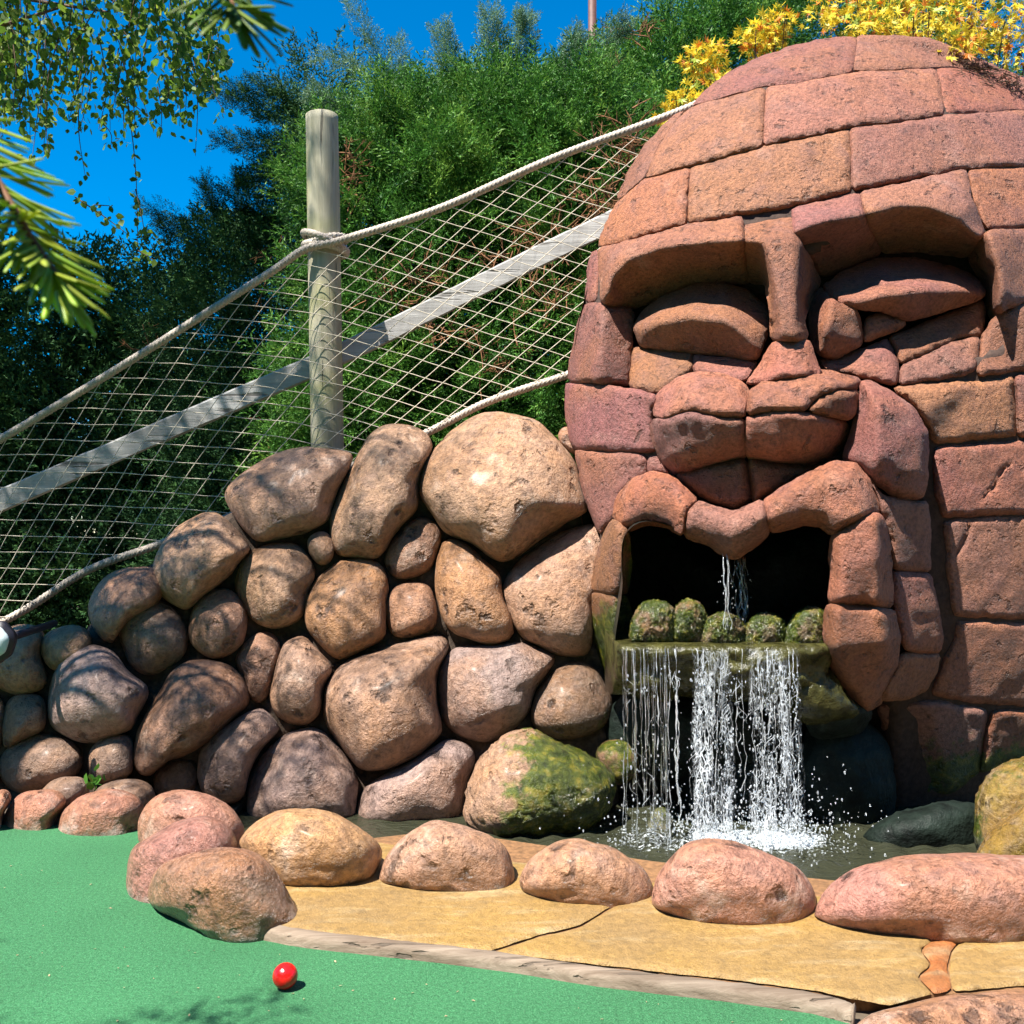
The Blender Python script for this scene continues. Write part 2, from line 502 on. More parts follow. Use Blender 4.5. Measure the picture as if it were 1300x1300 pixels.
def mat_fall(name, white, rough):
    m = M(name)
    m.set("Base Color", (0.93, 0.97, 1.0)); m.set("Roughness", rough)
    m.b.inputs["IOR"].default_value = 1.33
    m.b.inputs["Transmission Weight"].default_value = 1.0
    df = m.n("ShaderNodeBsdfDiffuse"); df.inputs[0].default_value = (0.92, 0.96, 1.0, 1)
    mx = m.n("ShaderNodeMixShader"); mx.inputs[0].default_value = white
    m.l(m.b.outputs[0], mx.inputs[1]); m.l(df.outputs[0], mx.inputs[2])
    m.l(mx.outputs[0], m.out.inputs[0])
    return m.m
MAT['fall'] = mat_fall("falling_water", 0.20, 0.04)
def mat_lace():
    """the torn web of a falling sheet: bright threads with open water between them"""
    m = M("water_lace")
    c = m.coord(True, scale=(1.0, 1.0, 0.42))
    dn = m.n("ShaderNodeTexNoise"); dn.inputs["Scale"].default_value = 38; dn.inputs["Detail"].default_value = 3; m.l(c, dn.inputs["Vector"])
    ds = m.n("ShaderNodeVectorMath", operation='SCALE'); ds.inputs[3].default_value = .032; m.l(dn.outputs["Color"], ds.inputs[0])
    ad = m.n("ShaderNodeVectorMath", operation='ADD'); m.l(c, ad.inputs[0]); m.l(ds.outputs[0], ad.inputs[1])
    e1 = m.ramp(m.vor(ad.outputs[0], 78, 'DISTANCE_TO_EDGE'), [(0.0, 1.0), (0.10, 0.0)])
    e2 = m.ramp(m.vor(ad.outputs[0], 150, 'DISTANCE_TO_EDGE'), [(0.0, 0.8), (0.12, 0.0)])
    mp = m.n("ShaderNodeMapping"); mp.inputs["Scale"].default_value = (1.0, 1.0, 0.30); m.l(c, mp.inputs[0])
    k = m.math('MAXIMUM', e1, m.math('MULTIPLY', e2, m.ramp(m.noise(mp.outputs[0], 40, 3, 0.6), [(0.45, 0.0), (0.6, 1.0)])))
    patch = m.ramp(m.noise(mp.outputs[0], 26, 4, 0.7), [(0.46, 0.0), (0.62, 0.9)])
    k = m.math('MULTIPLY', m.math('MULTIPLY', k, patch), m.attr("fade"))
    df = m.n("ShaderNodeBsdfDiffuse"); df.inputs[0].default_value = (0.85, 0.90, 0.95, 1)
    m.b.inputs["Base Color"].default_value = (0.75, 0.82, 0.88, 1); m.set("Roughness", 0.08)
    m1 = m.n("ShaderNodeMixShader"); m1.inputs[0].default_value = .5; m.l(df.outputs[0], m1.inputs[1]); m.l(m.b.outputs[0], m1.inputs[2])
    tr = m.n("ShaderNodeBsdfTransparent")
    m2 = m.n("ShaderNodeMixShader"); m.l(k, m2.inputs[0]); m.l(tr.outputs[0], m2.inputs[1]); m.l(m1.outputs[0], m2.inputs[2])
    m.l(m2.outputs[0], m.out.inputs[0])
    return m.m
MAT['lace'] = mat_lace()
MAT['clear'] = mat_fall("clear_water_film", 0.04, 0.03)

def mat_ball():
    m = M("red_ball")
    m.set("Base Color", (0.62, 0.008, 0.006)); m.set("Roughness", 0.22)
    m.b.inputs["Coat Weight"].default_value = 0.3
    c = m.coord(False)
    m.l(m.bump(m.vor(c, 330), 0.0006, 0.5), m.b.inputs["Normal"])
    return m.m
MAT['ball'] = mat_ball()
MAT['plaque'] = simple("painted_plaque", (0.4464, 0.5184, 0.5472), 0.5, 80, 0.12, 0.0005)
MAT['plaque_rim'] = simple("plaque_rim", (0.0144, 0.01296, 0.0216), 0.5, 40, 0.3, 0.0005)

# ------------------------------------------------------------------ traced pieces
ZA = (700, 0, 600 / 1300)
ZB = (700, 450, 600 / 1300)
ZC = (750, 280, 550 / 1300)
Z7 = (270, 500, 530 / 1300)
Z6 = (0, 700, 500 / 1300)
Z5 = (0, 400, 450 / 1300)
Z8 = (0, 950, 0.5)
Z9 = (600, 950, 700 / 1300)
ZF = (0, 0, 1.0)

def zp(z, pts):
    a = np.array([[p[0] * z[2] + z[0], p[1] * z[2] + z[1]] for p in pts], float)
    return a

def resample(poly, step):
    p = np.concatenate([poly, poly[:1]])
    s = np.concatenate([[0], np.cumsum(np.linalg.norm(np.diff(p, axis=0), axis=1))])
    n = max(8, int(round(s[-1] / step)))
    u = np.linspace(0, s[-1], n, endpoint=False)
    return np.stack([np.interp(u, s, p[:, 0]), np.interp(u, s, p[:, 1])], -1)

def gauss_loop(a, sig):
    k = int(3 * sig) + 1
    w = np.exp(-0.5 * (np.arange(-k, k + 1) / sig) ** 2); w /= w.sum()
    return sum(w[i + k] * np.roll(a, i, axis=0) for i in range(-k, k + 1))

def inside(poly, pts):
    x, y = pts[:, 0][:, None], pts[:, 1][:, None]
    x1, y1 = poly[:, 0][None], poly[:, 1][None]
    x2, y2 = np.roll(poly[:, 0], -1)[None], np.roll(poly[:, 1], -1)[None]
    c = ((y1 > y) != (y2 > y)) & (x < (x2 - x1) * (y - y1) / (y2 - y1 + 1e-12) + x1)
    return (c.sum(1) % 2) == 1

def seg_dist(pts, a, b):
    d = b - a
    L = (d ** 2).sum(-1) + 1e-12
    w = pts[:, None, :] - a[None]
    t = np.clip((w * d[None]).sum(-1) / L[None], 0, 1)
    return np.sqrt(((w - t[..., None] * d[None]) ** 2).sum(-1)).min(1)

def area2(p):
    return (p[:, 0] * np.roll(p[:, 1], -1) - np.roll(p[:, 0], -1) * p[:, 1]).sum()

def control_depth(poly, dv, creases):
    """piecewise linear depth over the polygon and its creases; returns f(points)"""
    pts = [Vector(p) for p in poly]; d = list(dv)
    n = len(pts)
    edges = [(i, (i + 1) % n) for i in range(n)]
    for cr in creases:
        last = None
        for k, (x, y, z) in enumerate(cr):
            q = np.hypot(poly[:, 0] - x, poly[:, 1] - y)
            if q.min() < 6:
                i = int(q.argmin()); d[i] = z
            else:
                pts.append(Vector((x, y))); d.append(z); i = len(pts) - 1
            if last is not None and last != i: edges.append((last, i))
            last = i
    vo, eo, fo, ov, oe, of = delaunay_2d_cdt(pts, edges, [], 0, 1e-4)
    V = np.array([v[:] for v in vo])
    D = np.array([np.mean([d[i] for i in o]) if o else np.nan for o in ov])
    if np.isnan(D).any():
        good = ~np.isnan(D)
        for i in np.where(~good)[0]:
            q = ((V[good] - V[i]) ** 2).sum(1)
            D[i] = (D[good] / (q + 1e-6)).sum() / (1 / (q + 1e-6)).sum()
    T = np.array([[t[0], t[1], t[2]] for t in fo])
    def f(p):
        best = np.full(len(p), -1e9); out = np.zeros(len(p))
        for a, b, c in T:
            A, B, C = V[a], V[b], V[c]
            den = (B[1] - C[1]) * (A[0] - C[0]) + (C[0] - B[0]) * (A[1] - C[1])
            if abs(den) < 1e-9: continue
            l1 = ((B[1] - C[1]) * (p[:, 0] - C[0]) + (C[0] - B[0]) * (p[:, 1] - C[1])) / den
            l2 = ((C[1] - A[1]) * (p[:, 0] - C[0]) + (A[0] - C[0]) * (p[:, 1] - C[1])) / den
            l3 = 1 - l1 - l2
            m = np.minimum(np.minimum(l1, l2), l3)
            u = m > best
            lc = np.clip(np.stack([l1, l2, l3]), 0, 1); lc /= lc.sum(0)
            val = lc[0] * D[a] + lc[1] * D[b] + lc[2] * D[c]
            out = np.where(u, val, out); best = np.maximum(best, m)
        return out
    return f

def piece(poly, dv, mapf, creases=(), R=5.0, rp=0.011, thick=0.07, gap=0.8, step=4.5, corner=1.6, smooth=2, bulge=0.0, rough=0.0038, jit=1.25, seed=0, crack=None, joint=(), flare=None):
    """a stone whose face follows its traced outline: rounded edges, its own relief and real sides.
    mapf(px, py, d) gives the world point d metres proud of the surface the piece sits in."""
    poly = np.asarray(poly, float)
    n_ = len(poly)
    jn = [(poly[i % n_], poly[(i + 1) % n_]) for i in joint]
    fr_ = [(poly[i], poly[(i + 1) % n_]) for i in range(n_) if i not in set(j % n_ for j in joint)]
    if area2(poly) < 0:
        poly = poly[::-1]; dv = list(dv)[::-1]
    cd = control_depth(poly, dv, creases)
    b = resample(poly, 2.5)
    b = gauss_loop(b, corner)
    t = np.roll(b, -1, 0) - np.roll(b, 1, 0); t /= np.linalg.norm(t, axis=1)[:, None] + 1e-9
    nrm = np.stack([-t[:, 1], t[:, 0]], -1)
    j = noise(np.column_stack([b * 0.045, np.full(len(b), seed * 3.7)])) * 2.2 + noise(np.column_stack([b * 0.16, np.full(len(b), seed * 1.7)])) * 1.4
    b = b + nrm * (gap + jit * j)[:, None]
    b = resample(b, step)
    lo, hi = b.min(0), b.max(0)
    gx, gy = np.meshgrid(np.arange(lo[0], hi[0], step), np.arange(lo[1], hi[1], step * 0.9))
    gx = gx + (np.arange(gx.shape[0]) % 2)[:, None] * step * 0.5
    g = np.stack([gx.ravel(), gy.ravel()], -1)
    g = g[inside(b, g)]
    if len(g):
        e = seg_dist(g, b, np.roll(b, -1, 0)); g = g[e > step * 0.55]
    # two extra rings close to the edge make the rounding crisp
    nb = len(b)
    pts = np.concatenate([b, g]) if len(g) else b
    vo, eo, fo, ov, oe, of = delaunay_2d_cdt([Vector(p) for p in pts], [(i, (i + 1) % nb) for i in range(nb)], [], 1, 1e-5)
    V = np.array([v[:] for v in vo]); F = np.array([f[:3] for f in fo])
    on = np.array([any(i < nb for i in o) for o in ov])
    e = seg_dist(V, b, np.roll(b, -1, 0)); e[on] = 0
    d = cd(V)
    if smooth:
        E = np.concatenate([F[:, [0, 1]], F[:, [1, 2]], F[:, [2, 0]]]); E = np.concatenate([E, E[:, ::-1]])
        cnt = np.bincount(E[:, 0], minlength=len(V))
        for _ in range(smooth):
            s = np.bincount(E[:, 0], weights=d[E[:, 1]], minlength=len(V)) / np.maximum(cnt, 1)
            d = 0.4 * d + 0.6 * s
    Rv = R * (1 + 0.5 * noise(np.column_stack([V * 0.05, np.full(len(V), seed * 2.1)])))
    u = 1 - np.minimum(e / Rv, 1)
    h = -rp * (1 - np.sqrt(np.maximum(0, 1 - u * u)))
    if jn:
        # edges that butt against a neighbour stay tight, only the free edges are rounded off
        ef = np.maximum(0, seg_dist(V, np.array([a for a, _ in fr_]), np.array([b_ for _, b_ in fr_])) - gap)
        uf = 1 - np.minimum(ef / Rv, 1); uj = 1 - np.minimum(e / 6.0, 1)
        h = -rp * (1 - np.sqrt(np.maximum(0, 1 - uf * uf))) - .011 * (1 - np.sqrt(np.maximum(0, 1 - uj * uj)))
    if bulge:
        em = e.max() + 1e-6
        h = h + bulge * (1 - (1 - e / em) ** 2)
    w0 = mapf(V[:, 0], V[:, 1], 0.0)
    h = h + rough * (fbm(w0, 14, seed, 4) * 1.6)
    if crack is not None:
        for line in crack:
            line = np.asarray(line, float)
            dd = seg_dist(V + 3 * np.stack([noise(np.column_stack([V * 0.08, np.zeros(len(V))])), noise(np.column_stack([V * 0.08, np.ones(len(V)) * 9]))], -1), line[:-1], line[1:])
            h = h - 0.012 * np.exp(-(dd / 2.2) ** 2)
    top = mapf(V[:, 0], V[:, 1], d + h)
    # sides
    order = np.full(nb, -1)
    for k, o in enumerate(ov):
        for i in o:
            if i < nb: order[i] = k
    order = order[order >= 0]
    side_t = top[order]
    n0 = len(top); m = len(order)
    i = np.arange(m); k = (i + 1) % m
    if flare is None:
        side_b = mapf(V[order, 0], V[order, 1], d[order] + h[order] - thick)
        q = np.stack([n0 + i, n0 + k, n0 + m + k, n0 + m + i], -1)
        verts = np.concatenate([top, side_t, side_b])
    else:
        # the joint is a shallow groove: the side slopes out to meet the neighbour's, then runs back
        bb = V[order]; tt = np.roll(bb, -1, 0) - np.roll(bb, 1, 0); tt /= np.linalg.norm(tt, axis=1)[:, None] + 1e-9
        w_ = gap + flare + .8 * noise(np.column_stack([bb * .12, np.full(m, seed * 5.1)]))
        ob = bb - np.stack([-tt[:, 1], tt[:, 0]], -1) * w_[:, None]
        mid = mapf(ob[:, 0], ob[:, 1], d[order] + h[order] - .013)
        side_b = mapf(ob[:, 0], ob[:, 1], d[order] + h[order] - thick)
        q = np.concatenate([np.stack([n0 + i, n0 + k, n0 + m + k, n0 + m + i], -1), np.stack([n0 + m + i, n0 + m + k, n0 + 2 * m + k, n0 + 2 * m + i], -1)])
        verts = np.concatenate([top, side_t, mid, side_b])
    # wind faces so that they look at the camera side
    a_, b_, c_ = top[F[:, 0]], top[F[:, 1]], top[F[:, 2]]
    nn = np.cross(b_ - a_, c_ - a_).sum(0)
    ref = (mapf(V[:1, 0], V[:1, 1], 0.1) - mapf(V[:1, 0], V[:1, 1], 0.0))[0]
    if nn @ ref < 0:
        F = F[:, ::-1]; 
    else:
        q = q[:, ::-1]
    return verts, F, q
# ------------------------------------------------------------------ the carved stone head
HC = (1064.0, 520.0)
def head_r(px, py):
    rx = np.where(px < HC[0], 352.0, 436.0)
    ry = np.where(py < HC[1], 476.0, 700.0)
    return np.sqrt(((px - HC[0]) / rx) ** 2 + ((py - HC[1]) / ry) ** 2)
HY, HD = 3.36, 0.60
def head_Y(px, py):
    r = np.clip(head_r(np.asarray(px, float), np.asarray(py, float)), 0, 0.988)
    return HY - HD * np.sqrt(1 - r ** 2.3)
def head_map(px, py, d):
    return P(px, py, head_Y(px, py) - d)

head_base = np.array([0.9, 3.1, 0.0])
head = thing("stone_head", head_base, "giant carved reddish stone face with closed eyes and open mouth spilling water", "sculpture")

REDS = [(0.2705, 0.09474, 0.05654), (0.2893, 0.1027, 0.0591), (0.2516, 0.08944, 0.06167), (0.2767, 0.09474, 0.05397), (0.2642, 0.09726, 0.06681), (0.2893, 0.1053, 0.05654)]
_bk = [0]
def hb(name, z, pts, d=0.0, cr=(), tint=None, label=None, moss=None, wet=None, **kw):
    """one block of the head; pts are (x, y) or (x, y, depth)"""
    _bk[0] += 1
    sd = _bk[0]
    r = np.random.default_rng(sd)
    dd = r.uniform(-0.005, 0.006)
    poly = zp(z, pts)
    # the brow juts out over the sockets, its inner faces run back under it
    def ext(t): return t + (0.0 if name != 'brow_stone' else (-.05 if t < -.1 else (.045 if t >= .035 else 0)))
    dv = [ext(p[2] if len(p) > 2 else d) + dd for p in pts]
    crs = [[(*zp(z, [q[:2]])[0], ext(q[2]) + dd) for q in c] for c in cr]
    kw.setdefault('gap', 1.7); kw.setdefault('flare', 1.3)
    v, F, q = piece(poly, dv, head_map, crs, seed=sd, **kw)
    at = {}
    if moss: at["moss"] = moss(v)
    if wet: at["wet"] = wet(v)
    me = mesh_np(name, v - head_base, F, q, MAT['block'], True, at)
    c = np.array(tint if tint else REDS[r.integers(len(REDS))]) * r.uniform(0.80, 1.12) * (1 + r.uniform(-0.09, 0.09, 3))
    o = link(name, me, head, tuple(c))
    if label: o['label'] = label
    return o

MAUVE = (0.2516, 0.09474, 0.07453); OCHRE = (0.2955, 0.1131, 0.05397); PINK = (0.302, 0.1131, 0.07708); NOSE_SHADE = (0.1384, 0.06314, 0.03855)  # last tone puts the shade under the nose into the stone colour
SB = "stone_block"
# forehead courses
hb(SB, ZA, [(378, 296), (420, 252), (480, 205), (560, 165), (650, 132), (740, 110), (842, 101), (828, 200), (700, 226), (590, 241), (480, 266)])
hb(SB, ZA, [(842, 101), (930, 98), (1040, 108), (1130, 140), (1240, 190), (1060, 187), (940, 192), (828, 200)])
hb(SB, ZA, [(1240, 190), (1060, 187), (1083, 317), (1300, 303), (1440, 320), (1400, 270), (1320, 222)])
hb(SB, ZA, [(378, 296), (590, 241), (582, 402), (255, 493), (295, 405), (335, 345)])
hb(SB, ZA, [(590, 241), (828, 201), (1060, 187), (1083, 317), (960, 336), (822, 352), (582, 402)], tint=(0.318, 0.126, 0.082))
hb(SB, ZA, [(370, 298), (335, 345), (295, 405), (255, 493), (178, 556), (212, 470), (262, 395), (318, 335)], gap=1.6)
hb(SB, ZA, [(255, 494), (380, 459), (372, 617), (128, 684), (150, 615), (180, 556)], tint=OCHRE)
hb(SB, ZA, [(380, 459), (582, 403), (822, 353), (828, 526), (655, 572), (372, 618)], tint=OCHRE)
hb(SB, ZA, [(822, 353), (960, 337), (1083, 318), (1300, 305), (1440, 320), (1490, 400), (1530, 470), (1300, 456), (1140, 464), (828, 526)], tint=PINK)
# brow
hb("brow_stone", ZA, [(130, 686, .02), (372, 620, .025), (523, 596, .03), (530, 662, .045), (548, 778, -.15), (400, 787, -.15), (270, 832, -.14), (224, 852, -.13), (138, 836, .02)],
   cr=[[(148, 815, .035), (166, 757, .04), (205, 712, .045), (290, 682, .045), (410, 668, .045), (528, 660, .045)]], R=6, rp=.012)
hb(SB, ZA, [(108, 692), (130, 686), (126, 830), (92, 834)], gap=1.4, R=5, tint=MAUVE)
hb("brow_stone", ZC, [(455, 15, .02), (605, -8, .025), (628, 55, .04), (692, 186, -.15), (658, 250, -.12), (640, 300, -.06), (656, 354, .01), (600, 362, .06), (541, 358, .01), (534, 240, -.08), (524, 190, -.13), (474, 190, -.15), (458, 60, .04)],
   cr=[[(470, 58, .035), (514, 62, .055), (545, 210, .06), (562, 352, .07)], [(620, 60, .035), (596, 62, .055), (622, 210, .06), (636, 350, .07)]], R=6, rp=.012, label="brow stone that runs down into the bridge of the nose")
hb("brow_stone", ZA, [(660, 576, .02), (850, 531, .025), (862, 592, .045), (908, 697, -.15), (800, 746, -.15), (742, 762, -.15), (692, 690, -.06), (666, 640, .03)],
   cr=[[(668, 640, .04), (760, 606, .045), (860, 592, .045)]], R=6, rp=.012)
hb("brow_stone", ZA, [(850, 531, .025), (1000, 497, .03), (1140, 465, .03), (1160, 555, .035), (1192, 640, .03), (1142, 712, -.14), (1000, 690, -.15), (908, 697, -.15), (862, 592, .045)],
   cr=[[(862, 592, .045), (950, 568, .05), (1040, 570, .05), (1110, 603, .05), (1178, 652, .035)]], R=6, rp=.012, tint=(0.302, 0.120, 0.077))
hb(SB, ZA, [(1140, 465), (1300, 457), (1525, 472), (1545, 560), (1555, 640), (1300, 630), (1197, 634), (1160, 555)], tint=OCHRE)
hb("brow_stone", ZA, [(1197, 634, .03), (1300, 631, .02), (1555, 642, .02), (1560, 770, .02), (1300, 832, .02), (1248, 850, .03), (1208, 884, -.12), (1192, 790, -.14), (1142, 712, -.14)],
   cr=[[(1190, 642, .04), (1224, 720, .045), (1232, 790, .045), (1230, 852, .035)]], R=6, rp=.012, label="brow stone at the outer corner of the larger eye")
hb(SB, ZA, [(92, 836, .0), (138, 837, .02), (226, 851, -.13), (212, 1064, -.10), (120, 1052, .03), (45, 1050, .0), (62, 930, .0)],
   cr=[[(134, 838, .035), (136, 930, .035), (124, 1050, .035)]], R=6, rp=.012, tint=MAUVE)
# eyes
hb("eyelid", ZC, [(126, 322, -.10), (150, 280, -.15), (220, 225, -.16), (320, 190, -.16), (400, 188, -.16), (470, 208, -.16), (532, 264, -.14), (538, 312, -.09), (502, 420, -.04), (400, 406, -.09), (280, 392, -.10), (148, 377, -.10)],
   cr=[[(136, 326, -.07), (200, 300, .0), (300, 284, .025), (400, 296, .035), (470, 345, .02), (508, 400, -.02)]], R=7, rp=.012, smooth=3, label="narrow almond eyelid of the smaller eye")
hb("eyelid", ZC, [(722, 236, -.10), (690, 197, -.15), (760, 150, -.16), (860, 113, -.16), (980, 113, -.16), (1080, 138, -.16), (1150, 168, -.15), (1188, 215, -.10), (1176, 232, -.07), (1060, 272, -.06), (955, 302, -.06), (870, 272, -.04), (790, 262, -.03)],
   cr=[[(735, 236, -.03), (800, 244, .005), (900, 215, .03), (1000, 205, .035), (1095, 206, .02), (1170, 216, -.03)]], R=7, rp=.012, smooth=3, tint=MAUVE, label="upper lid of the larger eye")
hb("eyelid", ZC, [(654, 292, -.11), (660, 250, -.14), (688, 199, -.15), (722, 237, -.06), (795, 266, -.02), (816, 310, -.05), (816, 372, -.05), (740, 412, -.05), (690, 412, -.06), (664, 380, -.08)],
   cr=[[(724, 245, .01), (700, 330, .03), (692, 395, .0)]], R=7, rp=.012, smooth=2, label="inner corner stone of the larger eye")
hb("eyelid", ZC, [(820, 290), (870, 275), (953, 303), (940, 318), (820, 368)], d=-.06, R=6, gap=1.6, smooth=1, label="small wedge under the larger upper lid")
hb(SB, ZC, [(124, 378, -.12), (308, 401, -.10), (305, 452, -.05), (200, 522, .0), (118, 505, -.02)], R=6, tint=OCHRE)
hb(SB, ZC, [(308, 401, -.10), (502, 422, -.07), (470, 480, .02), (420, 490, .0), (305, 455, -.05)], R=6, tint=PINK)
hb(SB, ZC, [(680, 414, -.08), (742, 414, -.08), (892, 353, -.08), (922, 435, -.03), (922, 495, .0), (800, 470, .0), (692, 442, -.02)], R=6, tint=MAUVE)
hb(SB, ZC, [(895, 352, -.08), (1178, 236, -.10), (1188, 270, -.10), (1172, 345, -.06), (1085, 365, -.04), (930, 436, -.03)], R=6, tint=(0.293, 0.107, 0.058))
hb(SB, ZC, [(930, 438, -.03), (1085, 366, -.04), (1170, 347, -.05), (1160, 440, .0), (1120, 466, .0), (925, 497, .0)], R=6, tint=PINK)
hb(SB, ZC, [(1174, 345, -.06), (1200, 300, -.04), (1240, 270, .0), (1300, 246, .02), (1600, 200, .0), (1600, 440, .0), (1300, 450, .0), (1160, 468, .01)], R=7, tint=OCHRE)
# nose
hb("nose_stone", ZC, [(543, 364, .05), (600, 362, .08), (656, 358, .05), (684, 440, .06), (696, 462, .10), (600, 470, .13), (500, 492, .10), (462, 490, .03), (510, 430, .02)], cr=[[(575, 366, .08), (560, 440, .10), (545, 478, .12)], [(630, 366, .08), (650, 440, .10), (650, 462, .12)]], R=7, tint=PINK)
hb("nose_stone", ZB, [(278, 168, .10), (296, 108, .10), (345, 62, .10), (410, 46, .10), (475, 54, .11), (525, 78, .12), (544, 102, .13), (535, 140, .15), (530, 172, .15), (440, 166, .17), (388, 152, .17), (300, 178, .14)], R=34, rp=.075, smooth=3, tint=(0.350, 0.136, 0.102), label="upper stone of the first nostril", joint=(6,7,8,9,10,11))
hb("nose_stone", ZB, [(278, 176, .12), (300, 180, .14), (388, 155, .17), (440, 168, .17), (530, 176, .15), (536, 286, .10), (460, 304, .10), (380, 332, .07), (340, 336, .05), (300, 302, .06), (276, 232, .08)], R=34, rp=.075, smooth=3, tint=MAUVE, label="lower stone of the first nostril", joint=(0,1,2,3,4))
hb("nose_stone", ZB, [(544, 104, .13), (600, 58, .11), (680, 42, .11), (770, 46, .11), (850, 68, .10), (846, 96, .10), (785, 95, .15), (735, 115, .16), (698, 156, .17), (620, 152, .17), (535, 166, .15)], R=30, rp=.065, smooth=3, tint=PINK, label="upper stone of the second nostril", joint=(5,6,7,8,9,10,11))
hb("nose_stone", ZB, [(702, 155, .17), (738, 117, .16), (788, 97, .15), (846, 98, .10), (846, 135, .09), (820, 184, .11)], R=16, rp=.03, smooth=2, tint=OCHRE, label="small cracked corner stone of the second nostril", gap=1.4, joint=(0,1,2,4,5))
hb("nose_stone", ZB, [(533, 172, .15), (620, 156, .17), (700, 158, .17), (820, 187, .11), (806, 240, .08), (772, 288, .06), (720, 308, .08), (600, 300, .10), (538, 288, .10)], R=34, rp=.075, smooth=3, tint=(0.293, 0.120, 0.070), label="lower stone of the second nostril", joint=(0,1,2,8))
hb("nose_stone", ZB, [(340, 330, .03), (440, 302, .06), (536, 286, .07), (552, 405, .05), (500, 425, .05), (420, 395, .05), (362, 358, .03)], R=9, rp=.02, tint=NOSE_SHADE)
hb("nose_stone", ZB, [(542, 286, .07), (600, 298, .06), (720, 306, .04), (760, 292, .03), (680, 345, .04), (590, 390, .05), (556, 410, .05)], R=9, rp=.02, tint=NOSE_SHADE)
# cheek fold and muzzle
hb("cheek_stone", ZB, [(850, 70, .10), (880, 74, .10), (945, 108, .12), (1002, 150, .13), (1036, 215, .13), (1036, 330, .13), (1022, 397, .12), (1000, 402, .12), (930, 387, .14), (880, 345, .15), (800, 286, .08), (820, 232, .08), (847, 135, .09)], cr=[[(865, 80, .11), (900, 150, .18), (900, 280, .19)]], R=16, rp=.03, thick=.16, tint=MAUVE)
hb("cheek_stone", ZB, [(878, 345, .14), (905, 388, .14), (990, 406, .10), (1034, 402, .09), (1042, 470, .08), (1042, 597, .06), (938, 592, .12), (932, 510, .13), (908, 430, .14)], R=9, thick=.16, tint=MAUVE, crack=[[(905, 385), (935, 470), (945, 540)]] and None)
hb("cheek_stone", ZB, [(938, 595, .12), (1043, 601, .06), (1060, 680, .06), (1077, 770, .05), (1071, 822, .05), (972, 814, .11), (958, 780, .12), (940, 690, .13)], R=9, thick=.16, tint=(0.286, 0.105, 0.070))
hb("cheek_stone", ZB, [(962, 822, .11), (1070, 824, .05), (1060, 872, .04), (1030, 928, .04), (975, 948, .07), (900, 952, .12), (945, 850, .12)], R=9, thick=.16, tint=(0.286, 0.114, 0.053))
# lips
lm = lambda v: np.clip((-(v[:, 2] - 0.62)) / 0.14, 0, 1) * 0.9
wl = lambda v: np.clip((0.72 - v[:, 2]) / 0.2, 0, 1)
hb("lip_stone", ZB, [(166, 446, .16), (183, 390, .16), (220, 345, .16), (268, 322, .16), (328, 332, .17), (405, 402, .20), (372, 432, .21), (362, 502, .20), (318, 476, .18), (262, 466, .17), (214, 488, .17)], R=30, rp=.06, thick=.16, smooth=2, tint=OCHRE, label="upper lip stone curving down to the mossy mouth corner", joint=(5,6,7,10))
hb("lip_stone", ZB, [(405, 402, .20), (500, 434, .22), (582, 398, .22), (590, 450, .23), (602, 494, .21), (520, 560, .19), (490, 566, .19), (430, 523, .19), (364, 502, .20), (374, 434, .21)], R=30, rp=.06, thick=.16, smooth=2, tint=PINK, label="pointed middle stone of the upper lip", joint=(2,3,8,9))
hb("lip_stone", ZB, [(582, 398, .22), (700, 330, .20), (780, 293, .19), (840, 298, .19), (880, 345, .19), (907, 432, .20), (860, 441, .22), (800, 480, .22), (768, 500, .21), (744, 475, .20), (690, 466, .20), (604, 494, .21), (592, 450, .23)], R=32, rp=.065, thick=.18, smooth=2, tint=PINK, label="long upper lip stone beside the cheek fold", joint=(5,6,7,11,12))
hb("lip_stone", ZB, [(168, 448, .15), (214, 488, .17), (220, 560, .15), (210, 660, .15), (106, 650, .13), (126, 540, .13)], cr=[[(192, 480, .19), (186, 560, .19), (170, 654, .19)]], R=16, rp=.03, thick=.16, tint=OCHRE, moss=lambda v: np.clip((v[:, 0] - 0.285) * 11, 0, .7), wet=wl, label="side lip stone with moss on its inner face", joint=(0,3))
hb("lip_stone", ZB, [(104, 654, .13), (210, 664, .15), (222, 740, .13), (196, 800, .12), (186, 900, .10), (192, 946, .08), (150, 924, .08), (112, 830, .10), (86, 760, .12)], cr=[[(170, 660, .19), (168, 760, .18), (160, 880, .13)]], R=16, rp=.03, thick=.16, tint=(0.286, 0.120, 0.064), moss=lambda v: np.clip((0.63 - v[:, 2]) * 4.5 + (v[:, 0] - 0.245) * 7, 0, .85), wet=wl, label="lower side lip stone, wet and mossy beside the spill", joint=(0,))
hb("lip_stone", ZB, [(766, 500, .17), (800, 478, .20), (860, 441, .21), (907, 434, .20), (932, 520, .15), (941, 698, .14), (870, 690, .20), (762, 682, .17), (770, 600, .16), (763, 540, .16)], cr=[[(895, 440, .22), (900, 560, .23), (895, 690, .22)], [(790, 495, .20), (800, 600, .22), (795, 682, .22)]], R=10, rp=.02, thick=.2, tint=(0.318, 0.114, 0.070))
hb("lip_stone", ZB, [(756, 688, .17), (870, 692, .20), (941, 702, .15), (960, 780, .13), (950, 855, .12), (905, 962, .10), (866, 984, .08), (800, 922, .10), (758, 850, .13), (743, 780, .15)], cr=[[(895, 696, .23), (925, 790, .21), (868, 972, .12)], [(790, 690, .22), (790, 800, .22), (815, 900, .16)]], R=10, rp=.02, thick=.2, tint=(0.334, 0.120, 0.068), moss=lambda v: np.clip((0.90 - v[:, 0]) * 7 + (0.47 - v[:, 2]) * 3, 0, .6), wet=lambda v: np.clip((.93 - v[:, 0]) * 6, 0, .8), label="large lower lip stone below the black mouth")
